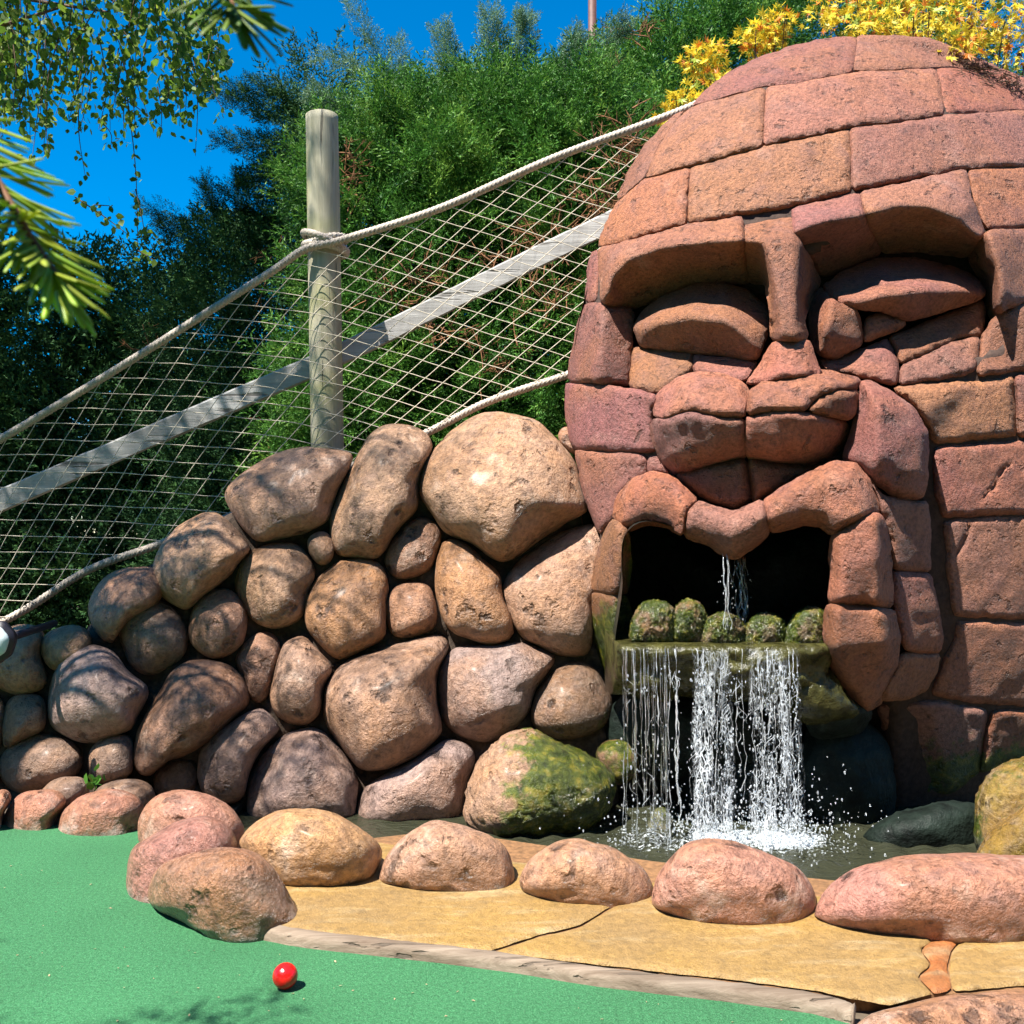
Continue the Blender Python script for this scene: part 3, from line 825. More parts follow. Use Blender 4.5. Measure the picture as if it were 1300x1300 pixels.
# cheeks
hb(SB, ZB, [(38, 78), (120, 82, .0), (214, 94, .0), (292, 112, .03), (284, 165, .0), (280, 225, .0), (292, 270, .0), (60, 260), (40, 180)], tint=MAUVE)
hb(SB, ZB, [(64, 262), (262, 274), (264, 330), (200, 380), (180, 440), (132, 496), (92, 400)], tint=MAUVE)
hb(SB, ZB, [(264, 276), (296, 280), (330, 330), (264, 332)], R=5, gap=1.6, tint=MAUVE)
hb(SB, ZB, [(940, 92, .02), (1165, 72), (1272, 60), (1282, 226), (1050, 250), (1010, 160, .03)], R=9, rp=.02, tint=(0.326, 0.132, 0.070))
hb(SB, ZB, [(1275, 60), (1420, 52), (1640, 40), (1640, 205), (1420, 218), (1284, 226)], tint=(0.293, 0.114, 0.077))
hb(SB, ZB, [(1048, 256), (1300, 235), (1640, 212), (1640, 425), (1440, 432), (1240, 442), (1075, 449), (1054, 380)], tint=(0.310, 0.117, 0.084), crack=[zp(ZB, [(1260, 300), (1230, 330), (1215, 365), (1190, 390)])])
hb(SB, ZB, [(1076, 453), (1240, 446), (1440, 437), (1640, 432), (1640, 740), (1440, 735), (1104, 724), (1088, 620)], tint=(0.310, 0.120, 0.091), crack=[zp(ZB, [(1150, 470), (1140, 510), (1115, 550)])])
hb(SB, ZB, [(1112, 730), (1440, 742), (1640, 748), (1640, 985), (1440, 975), (1170, 962), (1040, 936), (1062, 880), (1104, 785)], tint=PINK)
mb = lambda v: np.clip((0.27 - v[:, 2]) * 4, 0, .75)
hb(SB, ZB, [(895, 962, -.05), (1040, 952), (1200, 976), (1172, 1152), (1100, 1206), (975, 1222, -.04), (930, 1105, -.08)], tint=(0.263, 0.120, 0.082), moss=mb, wet=lambda v: np.clip((0.25 - v[:, 2]) * 4, 0, 1), label="block above the waterline with moss along its foot")
hb(SB, ZB, [(1207, 980), (1290, 977), (1640, 990), (1640, 1100), (1440, 1110), (1260, 1122), (1176, 1154)], tint=(0.286, 0.101, 0.053), moss=mb)

# mouth outline (pixels), used for the hole in the mortar body and for the cavity
MOUTH = zp(ZB, [(205, 640), (210, 540), (215, 486), (262, 466), (318, 476), (365, 502), (430, 522), (490, 562), (520, 556), (604, 492), (690, 464), (745, 474), (768, 500), (766, 600), (762, 690), (750, 790), (700, 830), (300, 830), (190, 810)])
SOCK = [zp(ZC, [(110, 380), (140, 270), (220, 210), (330, 180), (470, 190), (540, 230), (540, 330), (500, 430), (300, 420), (110, 430)]),
        zp(ZC, [(650, 300), (690, 180), (860, 100), (1000, 95), (1150, 150), (1195, 220), (1190, 300), (900, 430), (670, 430)])]
def core():
    st = 9.0
    gx, gy = np.meshgrid(np.arange(690, 1520, st), np.arange(40, 1100, st))
    p = np.stack([gx.ravel(), gy.ravel()], -1)
    rr = head_r(p[:, 0], p[:, 1])
    ok = rr < 0.962
    ok &= ~((p[:, 1] > 640) & (p[:, 0] < 748 + (p[:, 1] - 640) * 0.25))
    sk = np.zeros(len(p))
    for s in SOCK:
        e = seg_dist(p, s, np.roll(s, -1, 0))
        sk = np.maximum(sk, np.where(inside(s, p), 1.0, np.clip(1 - (e - 26) / 10, 0, 1)))
    mo = inside(MOUTH, p)
    low = np.clip((p[:, 1] - 850) / 60, 0, 1) * np.clip((1135 - p[:, 0]) / 50, 0, 1)
    muz = np.clip((p[:, 1] - 640) / 40, 0, 1) * np.clip((1170 - p[:, 0]) / 20, 0, 1) * (1 - low)
    v = head_map(p[:, 0], p[:, 1], -0.022 - 0.195 * sk - 0.2 * low + 0.0 * muz)
    v = v + 0.01 * noise(v, 9)[:, None] * np.array([0, 1, 0])
    ny, nx = gx.shape
    idx = np.arange(ny * nx).reshape(ny, nx)
    q = np.stack([idx[:-1, :-1], idx[:-1, 1:], idx[1:, 1:], idx[1:, :-1]], -1).reshape(-1, 4)
    good = ok[q].all(1) & ~mo[q].any(1)
    q = q[good]
    me = mesh_np("mortar_core", v - head_base, None, q, MAT['mortar'], True)
    link("mortar_core", me, head)
    # rounded back of the head
    th = np.linspace(0, 2 * math.pi, 90, endpoint=False)
    S = Soup()
    rows = []
    for k in range(11):
        a = k / 10 * math.pi / 2
        cc = max(math.cos(a), 0.02) * 0.955
        rx = np.where(np.cos(th) < 0, 352, 436); ry = np.where(np.sin(th) < 0, 476, 700)
        px = HC[0] + np.cos(th) * rx * cc; py = np.minimum(HC[1] + np.sin(th) * ry * cc, 1110)
        Y = head_Y(HC[0] + np.cos(th) * rx * .955, HC[1] + np.sin(th) * ry * .955) + 0.03 + math.sin(a) * 0.75
        w = P(px, py, Y)
        w = w + 0.03 * noise(w, 3)[:, None]
        rows.append(w)
    v = np.concatenate(rows)
    i = np.arange(10)[:, None] * 90; j = np.arange(90)[None]; kk = (j + 1) % 90
    q = np.stack([i + j, i + 90 + j, i + 90 + kk, i + kk], -1).reshape(-1, 4)
    me = mesh_np("back_shell", v - head_base, None, q, MAT['block'], True)
    link("back_shell", me, head, (0.33, 0.155, 0.11))
core()

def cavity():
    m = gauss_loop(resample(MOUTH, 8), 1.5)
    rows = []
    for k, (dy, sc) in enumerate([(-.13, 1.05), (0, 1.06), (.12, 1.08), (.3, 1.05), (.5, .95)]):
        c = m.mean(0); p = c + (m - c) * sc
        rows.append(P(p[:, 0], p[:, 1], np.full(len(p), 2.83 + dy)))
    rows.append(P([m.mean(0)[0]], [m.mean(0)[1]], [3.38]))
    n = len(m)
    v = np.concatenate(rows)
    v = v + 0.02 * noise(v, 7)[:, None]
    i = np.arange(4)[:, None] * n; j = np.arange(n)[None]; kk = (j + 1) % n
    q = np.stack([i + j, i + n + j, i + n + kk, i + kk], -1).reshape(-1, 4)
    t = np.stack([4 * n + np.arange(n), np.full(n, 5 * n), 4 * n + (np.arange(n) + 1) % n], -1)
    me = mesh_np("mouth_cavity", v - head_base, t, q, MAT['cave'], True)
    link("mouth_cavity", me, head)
cavity()

# ------------------------------------------------------------------ round stones
def blob(poly, Yf, T, sub=4, seed=0, facets=3, amp=0.045, expo=0.85, fine=0.012, relief=0.0, boxy=0.0, fac=0.36):
    """a closed boulder whose widest outline follows poly (pixels) at depth Yf, T metres to its front"""
    r = np.random.default_rng(seed + 1000)
    v, F = ico(sub)
    c = (poly.max(0) + poly.min(0)) / 2
    b = gauss_loop(resample(poly, 3), 3.0)
    rel = b - c
    ang = np.arctan2(rel[:, 1], rel[:, 0]); o = np.argsort(ang)
    ang, rad = ang[o], np.linalg.norm(rel, axis=1)[o]
    phi = np.arctan2(-v[:, 2], v[:, 0])
    R = np.interp(phi, np.concatenate([ang - 2 * math.pi, ang, ang + 2 * math.pi]), np.tile(rad, 3))
    rho = np.sqrt(v[:, 0] ** 2 + v[:, 2] ** 2)
    dep = v[:, 1]                      # +1 = away
    n = v.copy()
    # soft planar facets on the visible half
    k = np.ones(len(v))
    for _ in range(facets):
        d = np.array([r.normal() * .8, -abs(r.normal()) - .35, r.normal() * .8]); d /= np.linalg.norm(d)
        h = r.uniform(0.76, 0.92)
        s = n @ d
        over = np.maximum(0, s - h)
        n = n - fac * over[:, None] * d[None]
    n = n * (1 + amp * fbm(v, 1.3, seed, 3))[:, None]
    rho2 = np.sqrt(n[:, 0] ** 2 + n[:, 2] ** 2)
    rho2 = np.where(rho2 > 1e-6, rho2, 1e-6)
    g = rho2 ** 0.92
    px = c[0] + np.cos(phi) * R * g; py = c[1] + np.sin(phi) * R * g
    ex = expo * (1 - boxy * np.clip(-n[:, 2] * 1.6, 0, 1))
    dd = np.sign(n[:, 1]) * np.abs(n[:, 1]) ** ex * T
    Y = (Yf(px, py) if callable(Yf) else Yf) + dd
    w = P(px, py, Y)
    size = np.ptp(w[:, 0])
    # surface normals for the small relief
    nn = np.zeros_like(w)
    fn = np.cross(w[F[:, 1]] - w[F[:, 0]], w[F[:, 2]] - w[F[:, 0]])
    for q in range(3):
        np.add.at(nn, F[:, q], fn)
    nn /= np.linalg.norm(nn, axis=1)[:, None] + 1e-12
    ctr = w.mean(0)
    if ((w - ctr) * nn).sum() < 0: nn = -nn; F = F[:, ::-1]
    rl = fine * size * (noise(w, 3.2 / size, seed + 5) + 0.6 * noise(w, 8 / size, seed + 6) + 0.35 * noise(w, 19 / size, seed + 7))
    if relief:
        rl = rl + relief * noise(w, 40 / max(size, .1), seed + 8)
    w = w + nn * rl[:, None]
    return w, F

def rock(name, poly, Yf, T, tint, parent=None, base=(0, 0, 0), moss=None, wet=None, mat='rock', lime=None, **kw):
    w, F = blob(poly, Yf, T, **kw)
    at = {}
    if moss: at["moss"] = moss(w)
    if lime: at["lime"] = lime(w)
    if wet: at["wet"] = wet(w) if callable(wet) else np.full(len(w), wet)
    r = np.random.default_rng(kw.get('seed', 0) + 99)
    c = np.array(tint) * r.uniform(0.92, 1.08)
    me = mesh_np(name, w - np.asarray(base), F, None, MAT[mat], True, at)
    return link(name, me, parent, tuple(c))

# spill ledge, the mossy stones lining the mouth, and the chin below
def ledge():
    nu, nv_ = 90, 40
    # cross-section (y, z) from the back of the top, over the lip, down the face and back underneath
    prof = spline([(2.98, .497), (2.80, .495), (2.66, .493), (2.617, .487), (2.606, .470), (2.612, .44), (2.63, .405), (2.66, .37), (2.70, .345), (2.80, .325), (2.98, .315)], nv_)
    x = np.linspace(.280, .862, nu)
    X = np.repeat(x[None], nv_, 0); Y = np.repeat(prof[:, :1], nu, 1); Z = np.repeat(prof[:, 1:], nu, 1)
    v = np.stack([X, Y, Z], -1).reshape(-1, 3)
    lower = np.clip((0.475 - v[:, 2]) / .05, 0, 1)
    ends = np.clip((0.31 - v[:, 0]) / .05, 0, 1) + np.clip((v[:, 0] - .80) / .06, 0, 1)
    v[:, 1] += .05 * ends ** 2
    v[:, 1] += lower * 0.075 * fbm(v, 9, 3, 4) + (1 - lower) * .012 * noise(v, 8, 3)
    v[:, 2] += lower * 0.03 * fbm(v, 7, 5, 3) + 0.002 * noise(v, 22)
    i = np.arange(nv_ - 1)[:, None] * nu; j = np.arange(nu - 1)[None]
    q = np.stack([i + j, i + j + 1, i + nu + j + 1, i + nu + j], -1).reshape(-1, 4)
    e1 = np.arange(nv_) * nu; e2 = e1 + nu - 1
    t = np.concatenate([np.stack([np.full(nv_ - 2, e1[0]), e1[1:-1], e1[2:]], -1), np.stack([np.full(nv_ - 2, e2[0]), e2[2:], e2[1:-1]], -1)])
    me = mesh_np("spill_ledge", v - head_base, t, q, MAT['wetledge'], True, {"moss": np.clip(0.52 - np.abs(v[:, 2] - .45) * 2.5 + .35 * noise(v, 12), 0, 1), "wet": np.full(len(v), 1.0)})
    o = link("spill_ledge", me, head, (0.03, 0.024, 0.012))
    o['label'] = "dripping mossy ledge under the mouth"
ledge()
for k, pts in enumerate([[(803, 818), (805, 790), (818, 770), (833, 766), (850, 772), (858, 795), (856, 822)],
                         [(850, 820), (852, 790), (862, 770), (876, 765), (890, 772), (897, 795), (893, 822)],
                         [(891, 824), (893, 800), (905, 785), (920, 782), (936, 787), (945, 805), (942, 826)],
                         [(944, 826), (948, 800), (960, 785), (978, 782), (992, 788), (999, 806), (996, 826)],
                         [(998, 828), (1000, 800), (1012, 782), (1028, 775), (1046, 778), (1053, 800), (1050, 830)]]):
    pts = np.array(pts, float); pts = pts.mean(0) + (pts - pts.mean(0)) * (1.18, 1.16) - (0, 3)
    o = rock("mossy_stone", np.array(pts, float), 2.70 + 0.01 * (k % 2), .06, (0.24, 0.17, 0.10), head, head_base, moss=lambda w: np.clip(.64 + .5 * noise(w, 16), 0, 1), wet=1.0, sub=5, seed=300 + k, facets=2, amp=.09, relief=.011)
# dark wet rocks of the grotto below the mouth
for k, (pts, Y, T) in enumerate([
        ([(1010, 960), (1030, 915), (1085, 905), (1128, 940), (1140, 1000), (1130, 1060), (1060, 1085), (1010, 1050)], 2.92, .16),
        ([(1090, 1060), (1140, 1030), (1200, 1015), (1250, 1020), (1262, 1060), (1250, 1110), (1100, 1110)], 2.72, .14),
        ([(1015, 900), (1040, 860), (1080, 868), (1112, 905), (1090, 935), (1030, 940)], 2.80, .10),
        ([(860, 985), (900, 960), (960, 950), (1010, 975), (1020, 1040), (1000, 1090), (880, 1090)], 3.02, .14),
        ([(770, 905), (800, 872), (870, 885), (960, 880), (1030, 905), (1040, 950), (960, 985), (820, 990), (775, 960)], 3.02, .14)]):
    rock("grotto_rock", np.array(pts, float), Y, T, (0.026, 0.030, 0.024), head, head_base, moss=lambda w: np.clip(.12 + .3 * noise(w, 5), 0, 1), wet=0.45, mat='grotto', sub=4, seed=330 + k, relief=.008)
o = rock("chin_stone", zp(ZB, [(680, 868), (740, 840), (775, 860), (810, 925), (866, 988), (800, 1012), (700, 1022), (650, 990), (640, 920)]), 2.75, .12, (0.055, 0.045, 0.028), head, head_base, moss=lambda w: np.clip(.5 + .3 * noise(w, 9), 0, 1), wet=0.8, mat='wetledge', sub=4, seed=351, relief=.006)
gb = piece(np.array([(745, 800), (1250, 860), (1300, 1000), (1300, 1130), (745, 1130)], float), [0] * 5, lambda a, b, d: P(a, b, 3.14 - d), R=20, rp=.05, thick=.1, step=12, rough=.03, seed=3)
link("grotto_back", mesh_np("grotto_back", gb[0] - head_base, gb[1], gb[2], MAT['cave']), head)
# ------------------------------------------------------------------ boulder wall
TAN = (0.387, 0.2274, 0.1355); BRN = (0.313, 0.1642, 0.1005); PNK = (0.359, 0.213, 0.141); GRY = (0.3294, 0.2316, 0.201); ORG = (0.387, 0.1979, 0.09614); UMB = (0.2388, 0.1517, 0.1049)
def wall_Y(px, py):
    return 2.93 + 0.38 * np.clip((1030 - np.asarray(py, float)) / 470, -0.2, 1.25)
wall_base = np.array([-0.6, 3.1, 0.0])
wall = thing("boulder_wall", wall_base, "wall of big rounded tan boulders stacked below the rope net", "stone wall")
WALL = [
 (Z7, [(30,310),(60,270),(130,220),(200,180),(280,165),(360,170),(445,180),(432,230),(402,280),(376,340),(366,400),(300,430),(220,450),(140,470),(110,440),(60,380)], PNK),
 (Z7, [(365,450),(370,380),(395,290),(440,210),(490,120),(540,95),(610,95),(670,120),(695,160),(680,190),(645,250),(640,310),(645,360),(600,400),(560,450),(530,500),(510,518),(440,510),(385,505)], TAN),
 (Z7, [(640,310),(650,240),(690,170),(750,110),(820,65),(870,55),(960,65),(1020,80),(1050,110),(1100,160),(1130,200),(1155,290),(1180,370),(1100,400),(1030,440),(960,500),(910,532),(860,510),(800,460),(720,430),(680,370)], TAN),
 (Z7, [(285,460),(310,430),(345,423),(370,435),(382,480),(376,520),(345,545),(310,520)], TAN),
 (Z7, [(528,510),(560,450),(610,400),(655,375),(702,400),(720,435),(700,500),(682,550),(640,572),(570,587),(540,550)], BRN),
 (Z7, [(60,600),(75,530),(130,480),(200,460),(270,465),(310,510),(328,560),(302,600),(286,660),(280,705),(200,737),(140,722),(95,670)], TAN),
 (Z7, [(282,660),(300,600),(350,550),(400,515),(470,510),(530,530),(556,590),(542,640),(540,710),(546,755),(450,810),(390,837),(330,780),(285,720)], ORG),
 (Z7, [(536,640),(560,600),(600,582),(680,590),(692,640),(706,700),(690,740),(640,760),(560,762),(540,720)], BRN),
 (Z7, [(690,540),(715,450),(760,450),(800,470),(860,530),(906,565),(897,620),(930,690),(946,750),(930,770),(850,782),(790,762),(740,745),(710,690),(690,620)], ORG),
 (Z7, [(895,620),(910,570),(960,510),(1030,460),(1110,415),(1200,400),(1240,450),(1240,590),(1200,650),(1190,740),(1170,818),(1080,818),(1000,782),(950,750),(925,690)], PNK),
 (Z7, [(60,830),(100,770),(150,735),(200,745),(217,780),(202,850),(182,930),(150,977),(110,950),(95,880)], BRN),
 (Z7, [(175,930),(200,830),(217,770),(280,745),(320,790),(382,850),(352,900),(336,1000),(280,1042),(220,1030),(180,985)], PNK),
 (Z7, [(338,1000),(345,920),(390,850),(470,810),(600,770),(715,738),(746,780),(702,860),(696,950),(722,1060),(640,1130),(540,1172),(460,1178),(400,1120),(350,1050)], PNK),
 (Z7, [(695,920),(710,850),(750,785),(850,782),(960,770),(1080,815),(1062,850),(1002,920),(986,1000),(900,1072),(840,1092),(770,1070),(720,1030)], GRY),
 (Z7, [(983,1010),(1005,930),(1060,860),(1120,830),(1180,838),(1215,890),(1250,950),(1245,1020),(1160,1072),(1080,1082),(1010,1050)], UMB),
 (Z7, [(100,1320),(105,1210),(150,1120),(220,1060),(300,1030),(340,1040),(390,1100),(462,1200),(445,1330),(300,1350),(150,1350)], GRY),
 (Z7, [(435,1330),(470,1220),(540,1180),(640,1130),(730,1068),(802,1090),(822,1130),(792,1210),(772,1320),(740,1360),(560,1370),(480,1360)], GRY),
 (Z7, [(775,1330),(800,1210),(830,1130),(900,1065),(985,1035),(1060,1080),(1150,1110),(1210,1150),(1255,1210),(1240,1290),(1180,1360),(1000,1390),(850,1390)], TAN),
 (Z7, [(1180,1120),(1215,1080),(1290,1060),(1340,1100),(1330,1190),(1260,1230)], UMB),
 (Z6, [(285,190),(300,140),(350,75),(420,50),(505,46),(560,100),(520,180),(430,230),(392,260),(380,312),(330,292),(295,240)], BRN),
 (Z5, [(550,950),(580,850),(640,780),(720,730),(800,718),(860,770),(932,860),(882,900),(852,950),(780,1010),(720,1052),(690,1092),(640,1060),(570,1020)], TAN),
 (Z6, [(385,290),(395,220),(430,170),(490,150),(560,170),(607,220),(627,300),(612,350),(560,382),(500,417),(440,390)], UMB),
 (Z6, [(617,260),(630,190),(670,140),(730,115),(782,130),(812,190),(822,240),(802,310),(750,352),(690,362),(630,310)], BRN),
 (Z6, [(-60,400),(-40,300),(20,250),(70,235),(120,240),(157,270),(132,310),(137,370),(162,410),(140,467),(60,477),(0,462)], TAN),
 (Z6, [(127,310),(150,270),(210,240),(280,243),(312,290),(290,350),(240,390),(180,402),(150,380)], TAN),
 (Z6, [(148,510),(160,440),(190,370),(240,320),(310,300),(380,330),(420,400),(482,430),(497,470),(452,540),(440,592),(380,612),(300,642),(230,622),(160,582)], GRY),
 (Z6, [(5,560),(20,490),(70,463),(142,470),(157,530),(152,590),(60,632),(10,662)], UMB),
 (Z6, [(-90,500),(-10,465),(22,500),(8,600),(2,665),(-90,665)], UMB),
 (Z6, [(-10,690),(40,630),(110,600),(200,605),(262,640),(282,690),(262,740),(200,790),(100,800),(40,800),(-5,750)], UMB),
 (Z6, [(283,690),(300,640),(350,605),(437,600),(442,660),(442,740),(380,765),(310,770)], UMB),
 (Z6, [(435,690),(450,600),(500,500),(560,400),(620,360),(700,353),(772,380),(817,430),(832,500),(780,542),(720,602),(660,652),(600,682),(540,692),(500,752),(455,740)], BRN),
 (Z6, [(500,750),(530,700),(590,682),(652,690),(657,760),(650,810),(510,810)], UMB),
 (Z6, [(650,740),(660,650),(720,590),(800,540),(870,508),(912,560),(932,590),(862,650),(822,730),(808,820),(740,840),(670,810)], GRY),
 (Z7, [(1065,130),(1085,100),(1110,95),(1160,130),(1160,200),(1110,190)], BRN),
 (Z6, [(-120,310),(-60,250),(0,300),(-20,400),(-90,420)], BRN),
 (ZF, [(-150,830),(-110,806),(-60,812),(-40,850),(-60,890),(-120,895),(-155,870)], BRN),
 (ZF, [(-250,850),(-215,822),(-165,835),(-150,880),(-180,920),(-240,915)], TAN),
 (ZF, [(-140,930),(-110,895),(-60,890),(-30,920),(-45,965),(-110,975)], UMB),
 (ZF, [(-250,960),(-215,920),(-160,915),(-135,955),(-160,1000),(-230,1005)], GRY),
 (ZF, [(-170,1020),(-140,985),(-80,975),(-60,1010),(-80,1050),(-150,1055)], UMB),
 (ZF, [(-280,1035),(-240,1005),(-185,1010),(-165,1045),(-200,1085),(-265,1080)], BRN),
 (Z6, [(-150,720),(-80,660),(0,680),(0,790),(-120,800)], UMB),
]
WLAB = {17: "mossy green boulder, wet beside the falling water", 18: "small dark mossy stone tucked beside the falling water", 14: "wet dark boulder against the mouth corner", 2: "largest boulder on top of the wall", 3: "tiny stone wedged between big boulders"}
for k, (z, pts, tint) in enumerate(WALL):
    poly = zp(z, pts)
    sz = min(np.ptp(poly[:, 0]), np.ptp(poly[:, 1])) * 3.05 / FPX
    kw = {}
    yoff = (np.random.default_rng(k).uniform(-.03, .03))
    if k == 17:
        kw = dict(moss=lambda w: np.clip(.22 + (w[:, 0] + 0.05) * 3.6 + (0.22 - w[:, 2]) * .9 + .2 * noise(w, 8), 0, .95), wet=lambda w: np.clip((w[:, 0] + 0.02) * 7, 0, 1), relief=.012)
        yoff = -.14
    elif k == 18:
        kw = dict(moss=lambda w: np.clip(.55 + .3 * noise(w, 8), 0, 1), wet=1.0)
    elif k == 14:
        kw = dict(moss=lambda w: np.clip((.30 - w[:, 2]) * 3 + (w[:, 0] - .18) * 2, 0, .6), wet=lambda w: np.clip((w[:, 0] - .05) * 6, 0.2, 1))
    elif k in (13, 16, 15):
        kw = dict(wet=lambda w: np.clip((w[:, 0] + .35) * 1.2, 0, .45))
    o = rock("boulder", poly, (lambda a, b, yo=yoff: wall_Y(a, b) + yo), 0.44 * sz + .02, tint, wall, wall_base, sub=5 if sz > .28 else 4, seed=k, **kw)
    if k in WLAB: o['label'] = WLAB[k]
core_poly = np.array([(-260, 860), (-60, 820), (40, 815), (110, 800), (150, 740), (220, 700), (290, 650), (420, 600), (540, 580), (680, 570), (755, 640), (790, 1070), (-260, 1070)], float)
cv = piece(core_poly, [0] * len(core_poly), lambda a, b, d: P(a, b, wall_Y(a, b) + 0.012 - d), R=20, rp=.05, thick=.45, step=9, rough=.03, seed=5)
link("mortar_core", mesh_np("mortar_core", cv[0] - wall_base, cv[1], cv[2], MAT['wallmortar']), wall)

# ------------------------------------------------------------------ single boulders round the pond and the green
def edge_rock(z, pts, Yc, T, tint, label, group="boulders edging the pond and the green", seed=0, sink=24, name="edging_boulder", **kw):
    poly = zp(z, pts)
    ymax = poly[:, 1].max(); h = np.ptp(poly[:, 1])
    low = np.clip((poly[:, 1] - (ymax - .35 * h)) / (.35 * h), 0, 1)
    poly = poly + np.stack([0 * low, sink * low], -1)
    b = P(poly[:, 0].mean(), ymax, float(Yc(np.array(poly[:, 0].mean()), 0)) if callable(Yc) else Yc)
    base = np.array([b[0], b[1], 0.0])
    kw.setdefault('lime', lambda w: np.clip((0.085 - w[:, 2]) * 9, 0, 1) * .8)
    me_o = rock(name, poly, Yc, T, tint, None, (0, 0, 0), sub=5, seed=seed, **{**dict(facets=2, fac=.25, boxy=.62), **kw})
    co = np.empty(len(me_o.data.vertices) * 3, np.float32); me_o.data.vertices.foreach_get("co", co)
    co = co.reshape(-1, 3) - base; me_o.data.vertices.foreach_set("co", co.ravel())
    me_o.location = base
    return tag(me_o, label, "boulder", group)
fo = lambda zc, lo=0.0: (lambda w: np.clip((0.07 - w[:, 2]) * 0, 0, 0))
RUST = (0.3538, 0.154, 0.09729); CORAL = (0.4069, 0.1905, 0.1297); SALM = (0.4157, 0.1864, 0.1419)
edge_rock(Z6, [(0,905),(20,850),(60,800),(130,783),(200,790),(232,820),(182,880),(152,930),(60,925)], 2.74, .12, RUST, "small rust red boulder second along the far edge of the green", seed=401)
edge_rock(Z6, [(-90,880),(-30,800),(20,775),(47,810),(12,860),(2,905),(-60,930)], 2.72, .11, RUST, "rust red boulder cut by the photo's edge at the far end of the green", seed=402)
edge_rock(Z6, [(120,800),(170,750),(230,738),(292,750),(300,790),(240,830),(180,830)], 2.88, .10, UMB, "low grey brown boulder behind the rust red ones by a green weed", seed=403)
edge_rock(Z6, [(170,925),(200,860),(270,800),(350,780),(430,790),(480,830),(472,880),(455,955),(380,955),(250,940)], 2.70, .13, RUST, "wide rust red boulder at the far edge of the green", seed=404)
edge_rock(Z6, [(300,800),(330,770),(400,750),(482,752),(518,790),(500,840),(400,840)], 2.84, .12, UMB, "brown boulder half hidden behind the wide rust red boulder", seed=405)
edge_rock(Z6, [(455,945),(460,880),(480,830),(530,795),(620,785),(700,803),(760,838),(802,900),(814,925),(770,980),(600,990)], 2.48, .14, CORAL, "orange pink domed boulder behind the pink one at the corner of the green", seed=406)
edge_rock(Z6, [(413,1100),(418,1000),(450,960),(520,928),(580,888),(660,868),(720,878),(772,920),(790,975),(720,1100),(550,1170),(470,1180)], lambda a, b: 2.23 + 0 * a, .14, SALM, "long pink boulder leaning behind the big corner boulder of the green", seed=407, wet=.4)
edge_rock(Z6, [(483,1165),(490,1080),(530,1030),(620,1000),(700,980),(770,973),(850,990),(902,1030),(952,1130),(1010,1222),(960,1245),(880,1270),(800,1282),(700,1250),(600,1205)], lambda a, b: 2.03 + np.clip(((a - 300) / 115.0) ** 2, 0, 1.4) * .055, .14, (0.417, 0.2072, 0.1221), "big glossy orange brown boulder at the corner of green and timber edging", seed=408, wet=.55, sink=22)
edge_rock(Z6, [(778,965),(800,930),(860,880),(930,853),(1020,848),(1100,863),(1170,898),(1240,948),(1268,990),(1240,1040),(1100,1060),(950,1062),(880,1050)], 2.27, .15, (0.4633, 0.2591, 0.1179), "golden tan domed boulder beside the corner boulders at the pond", seed=409)
edge_rock(Z8, [(952,315),(980,268),(1030,220),(1090,180),(1150,188),(1230,213),(1290,248),(1313,305),(1300,340),(1200,342),(1050,330)], 2.23, .13, (0.4355, 0.2418, 0.1516), "pale tan domed boulder with a white spot on its top", seed=410)
edge_rock(Z9, [(103,315),(130,263),(190,218),(250,213),(330,233),(400,278),(432,322),(415,350),(300,350),(150,330)], 2.15, .12, (0.4448, 0.2418, 0.1516), "smallest low pale boulder in the row in front of the pond", seed=411)
edge_rock(Z9, [(413,360),(430,300),(480,238),(540,210),(620,218),(700,248),(760,273),(802,320),(814,355),(790,390),(650,400),(520,388)], 2.06, .14, CORAL, "tall orange domed boulder in front of the splashing water", seed=412)
edge_rock(Z9, [(793,395),(830,330),(900,280),(1000,250),(1150,248),(1300,253),(1500,268),(1580,330),(1560,430),(1300,446),(1100,432),(900,414)], 1.99, .15, SALM, "long flat salmon pink boulder on the apron in front of the pond", seed=413)
edge_rock(ZF, [(1045,1330),(1100,1283),(1180,1268),(1260,1258),(1360,1250),(1460,1256),(1500,1330),(1480,1460),(1240,1500),(1060,1440)], 1.60, .12, (0.3707, 0.1813, 0.1011), "flat topped brown boulder at the broken end of the timber edging", seed=414, sink=0)
yel = lambda w: np.clip(.40 + .45 * noise(w, 7) - (w[:, 2] - .2) * 1.2, 0, 1)
edge_rock(ZF, [(1235,1065),(1238,1015),(1255,980),(1290,960),(1360,950),(1400,1000),(1380,1080),(1290,1090)], 2.60, .16, (0.36, 0.24, 0.055), "wet yellow mossy boulder with a pink top beside the head's foot", group="mossy boulders beside the stone head", seed=420, moss=yel, wet=.8, relief=.006)
edge_rock(ZF, [(1232,1085),(1260,1050),(1300,1020),(1370,1005),(1420,1060),(1380,1110),(1270,1110)], 2.44, .13, (0.30, 0.19, 0.030), "lower wet amber boulder in the water beside the head's foot", group="mossy boulders beside the stone head", seed=421, moss=lambda w: np.clip(.35 + .4 * noise(w, 9), 0, 1), wet=.7, relief=.006)
rk = edge_rock(ZF, [(818,1062),(822,1040),(835,1020),(848,1022),(857,1045),(852,1066)], 2.78, .05, (0.2, 0.16, 0.08), "small yellow green mossy stone in the pond behind the thin sheet of water", group="mossy boulders beside the stone head", seed=422, moss=lambda w: np.full(len(w), .8), wet=1.0)

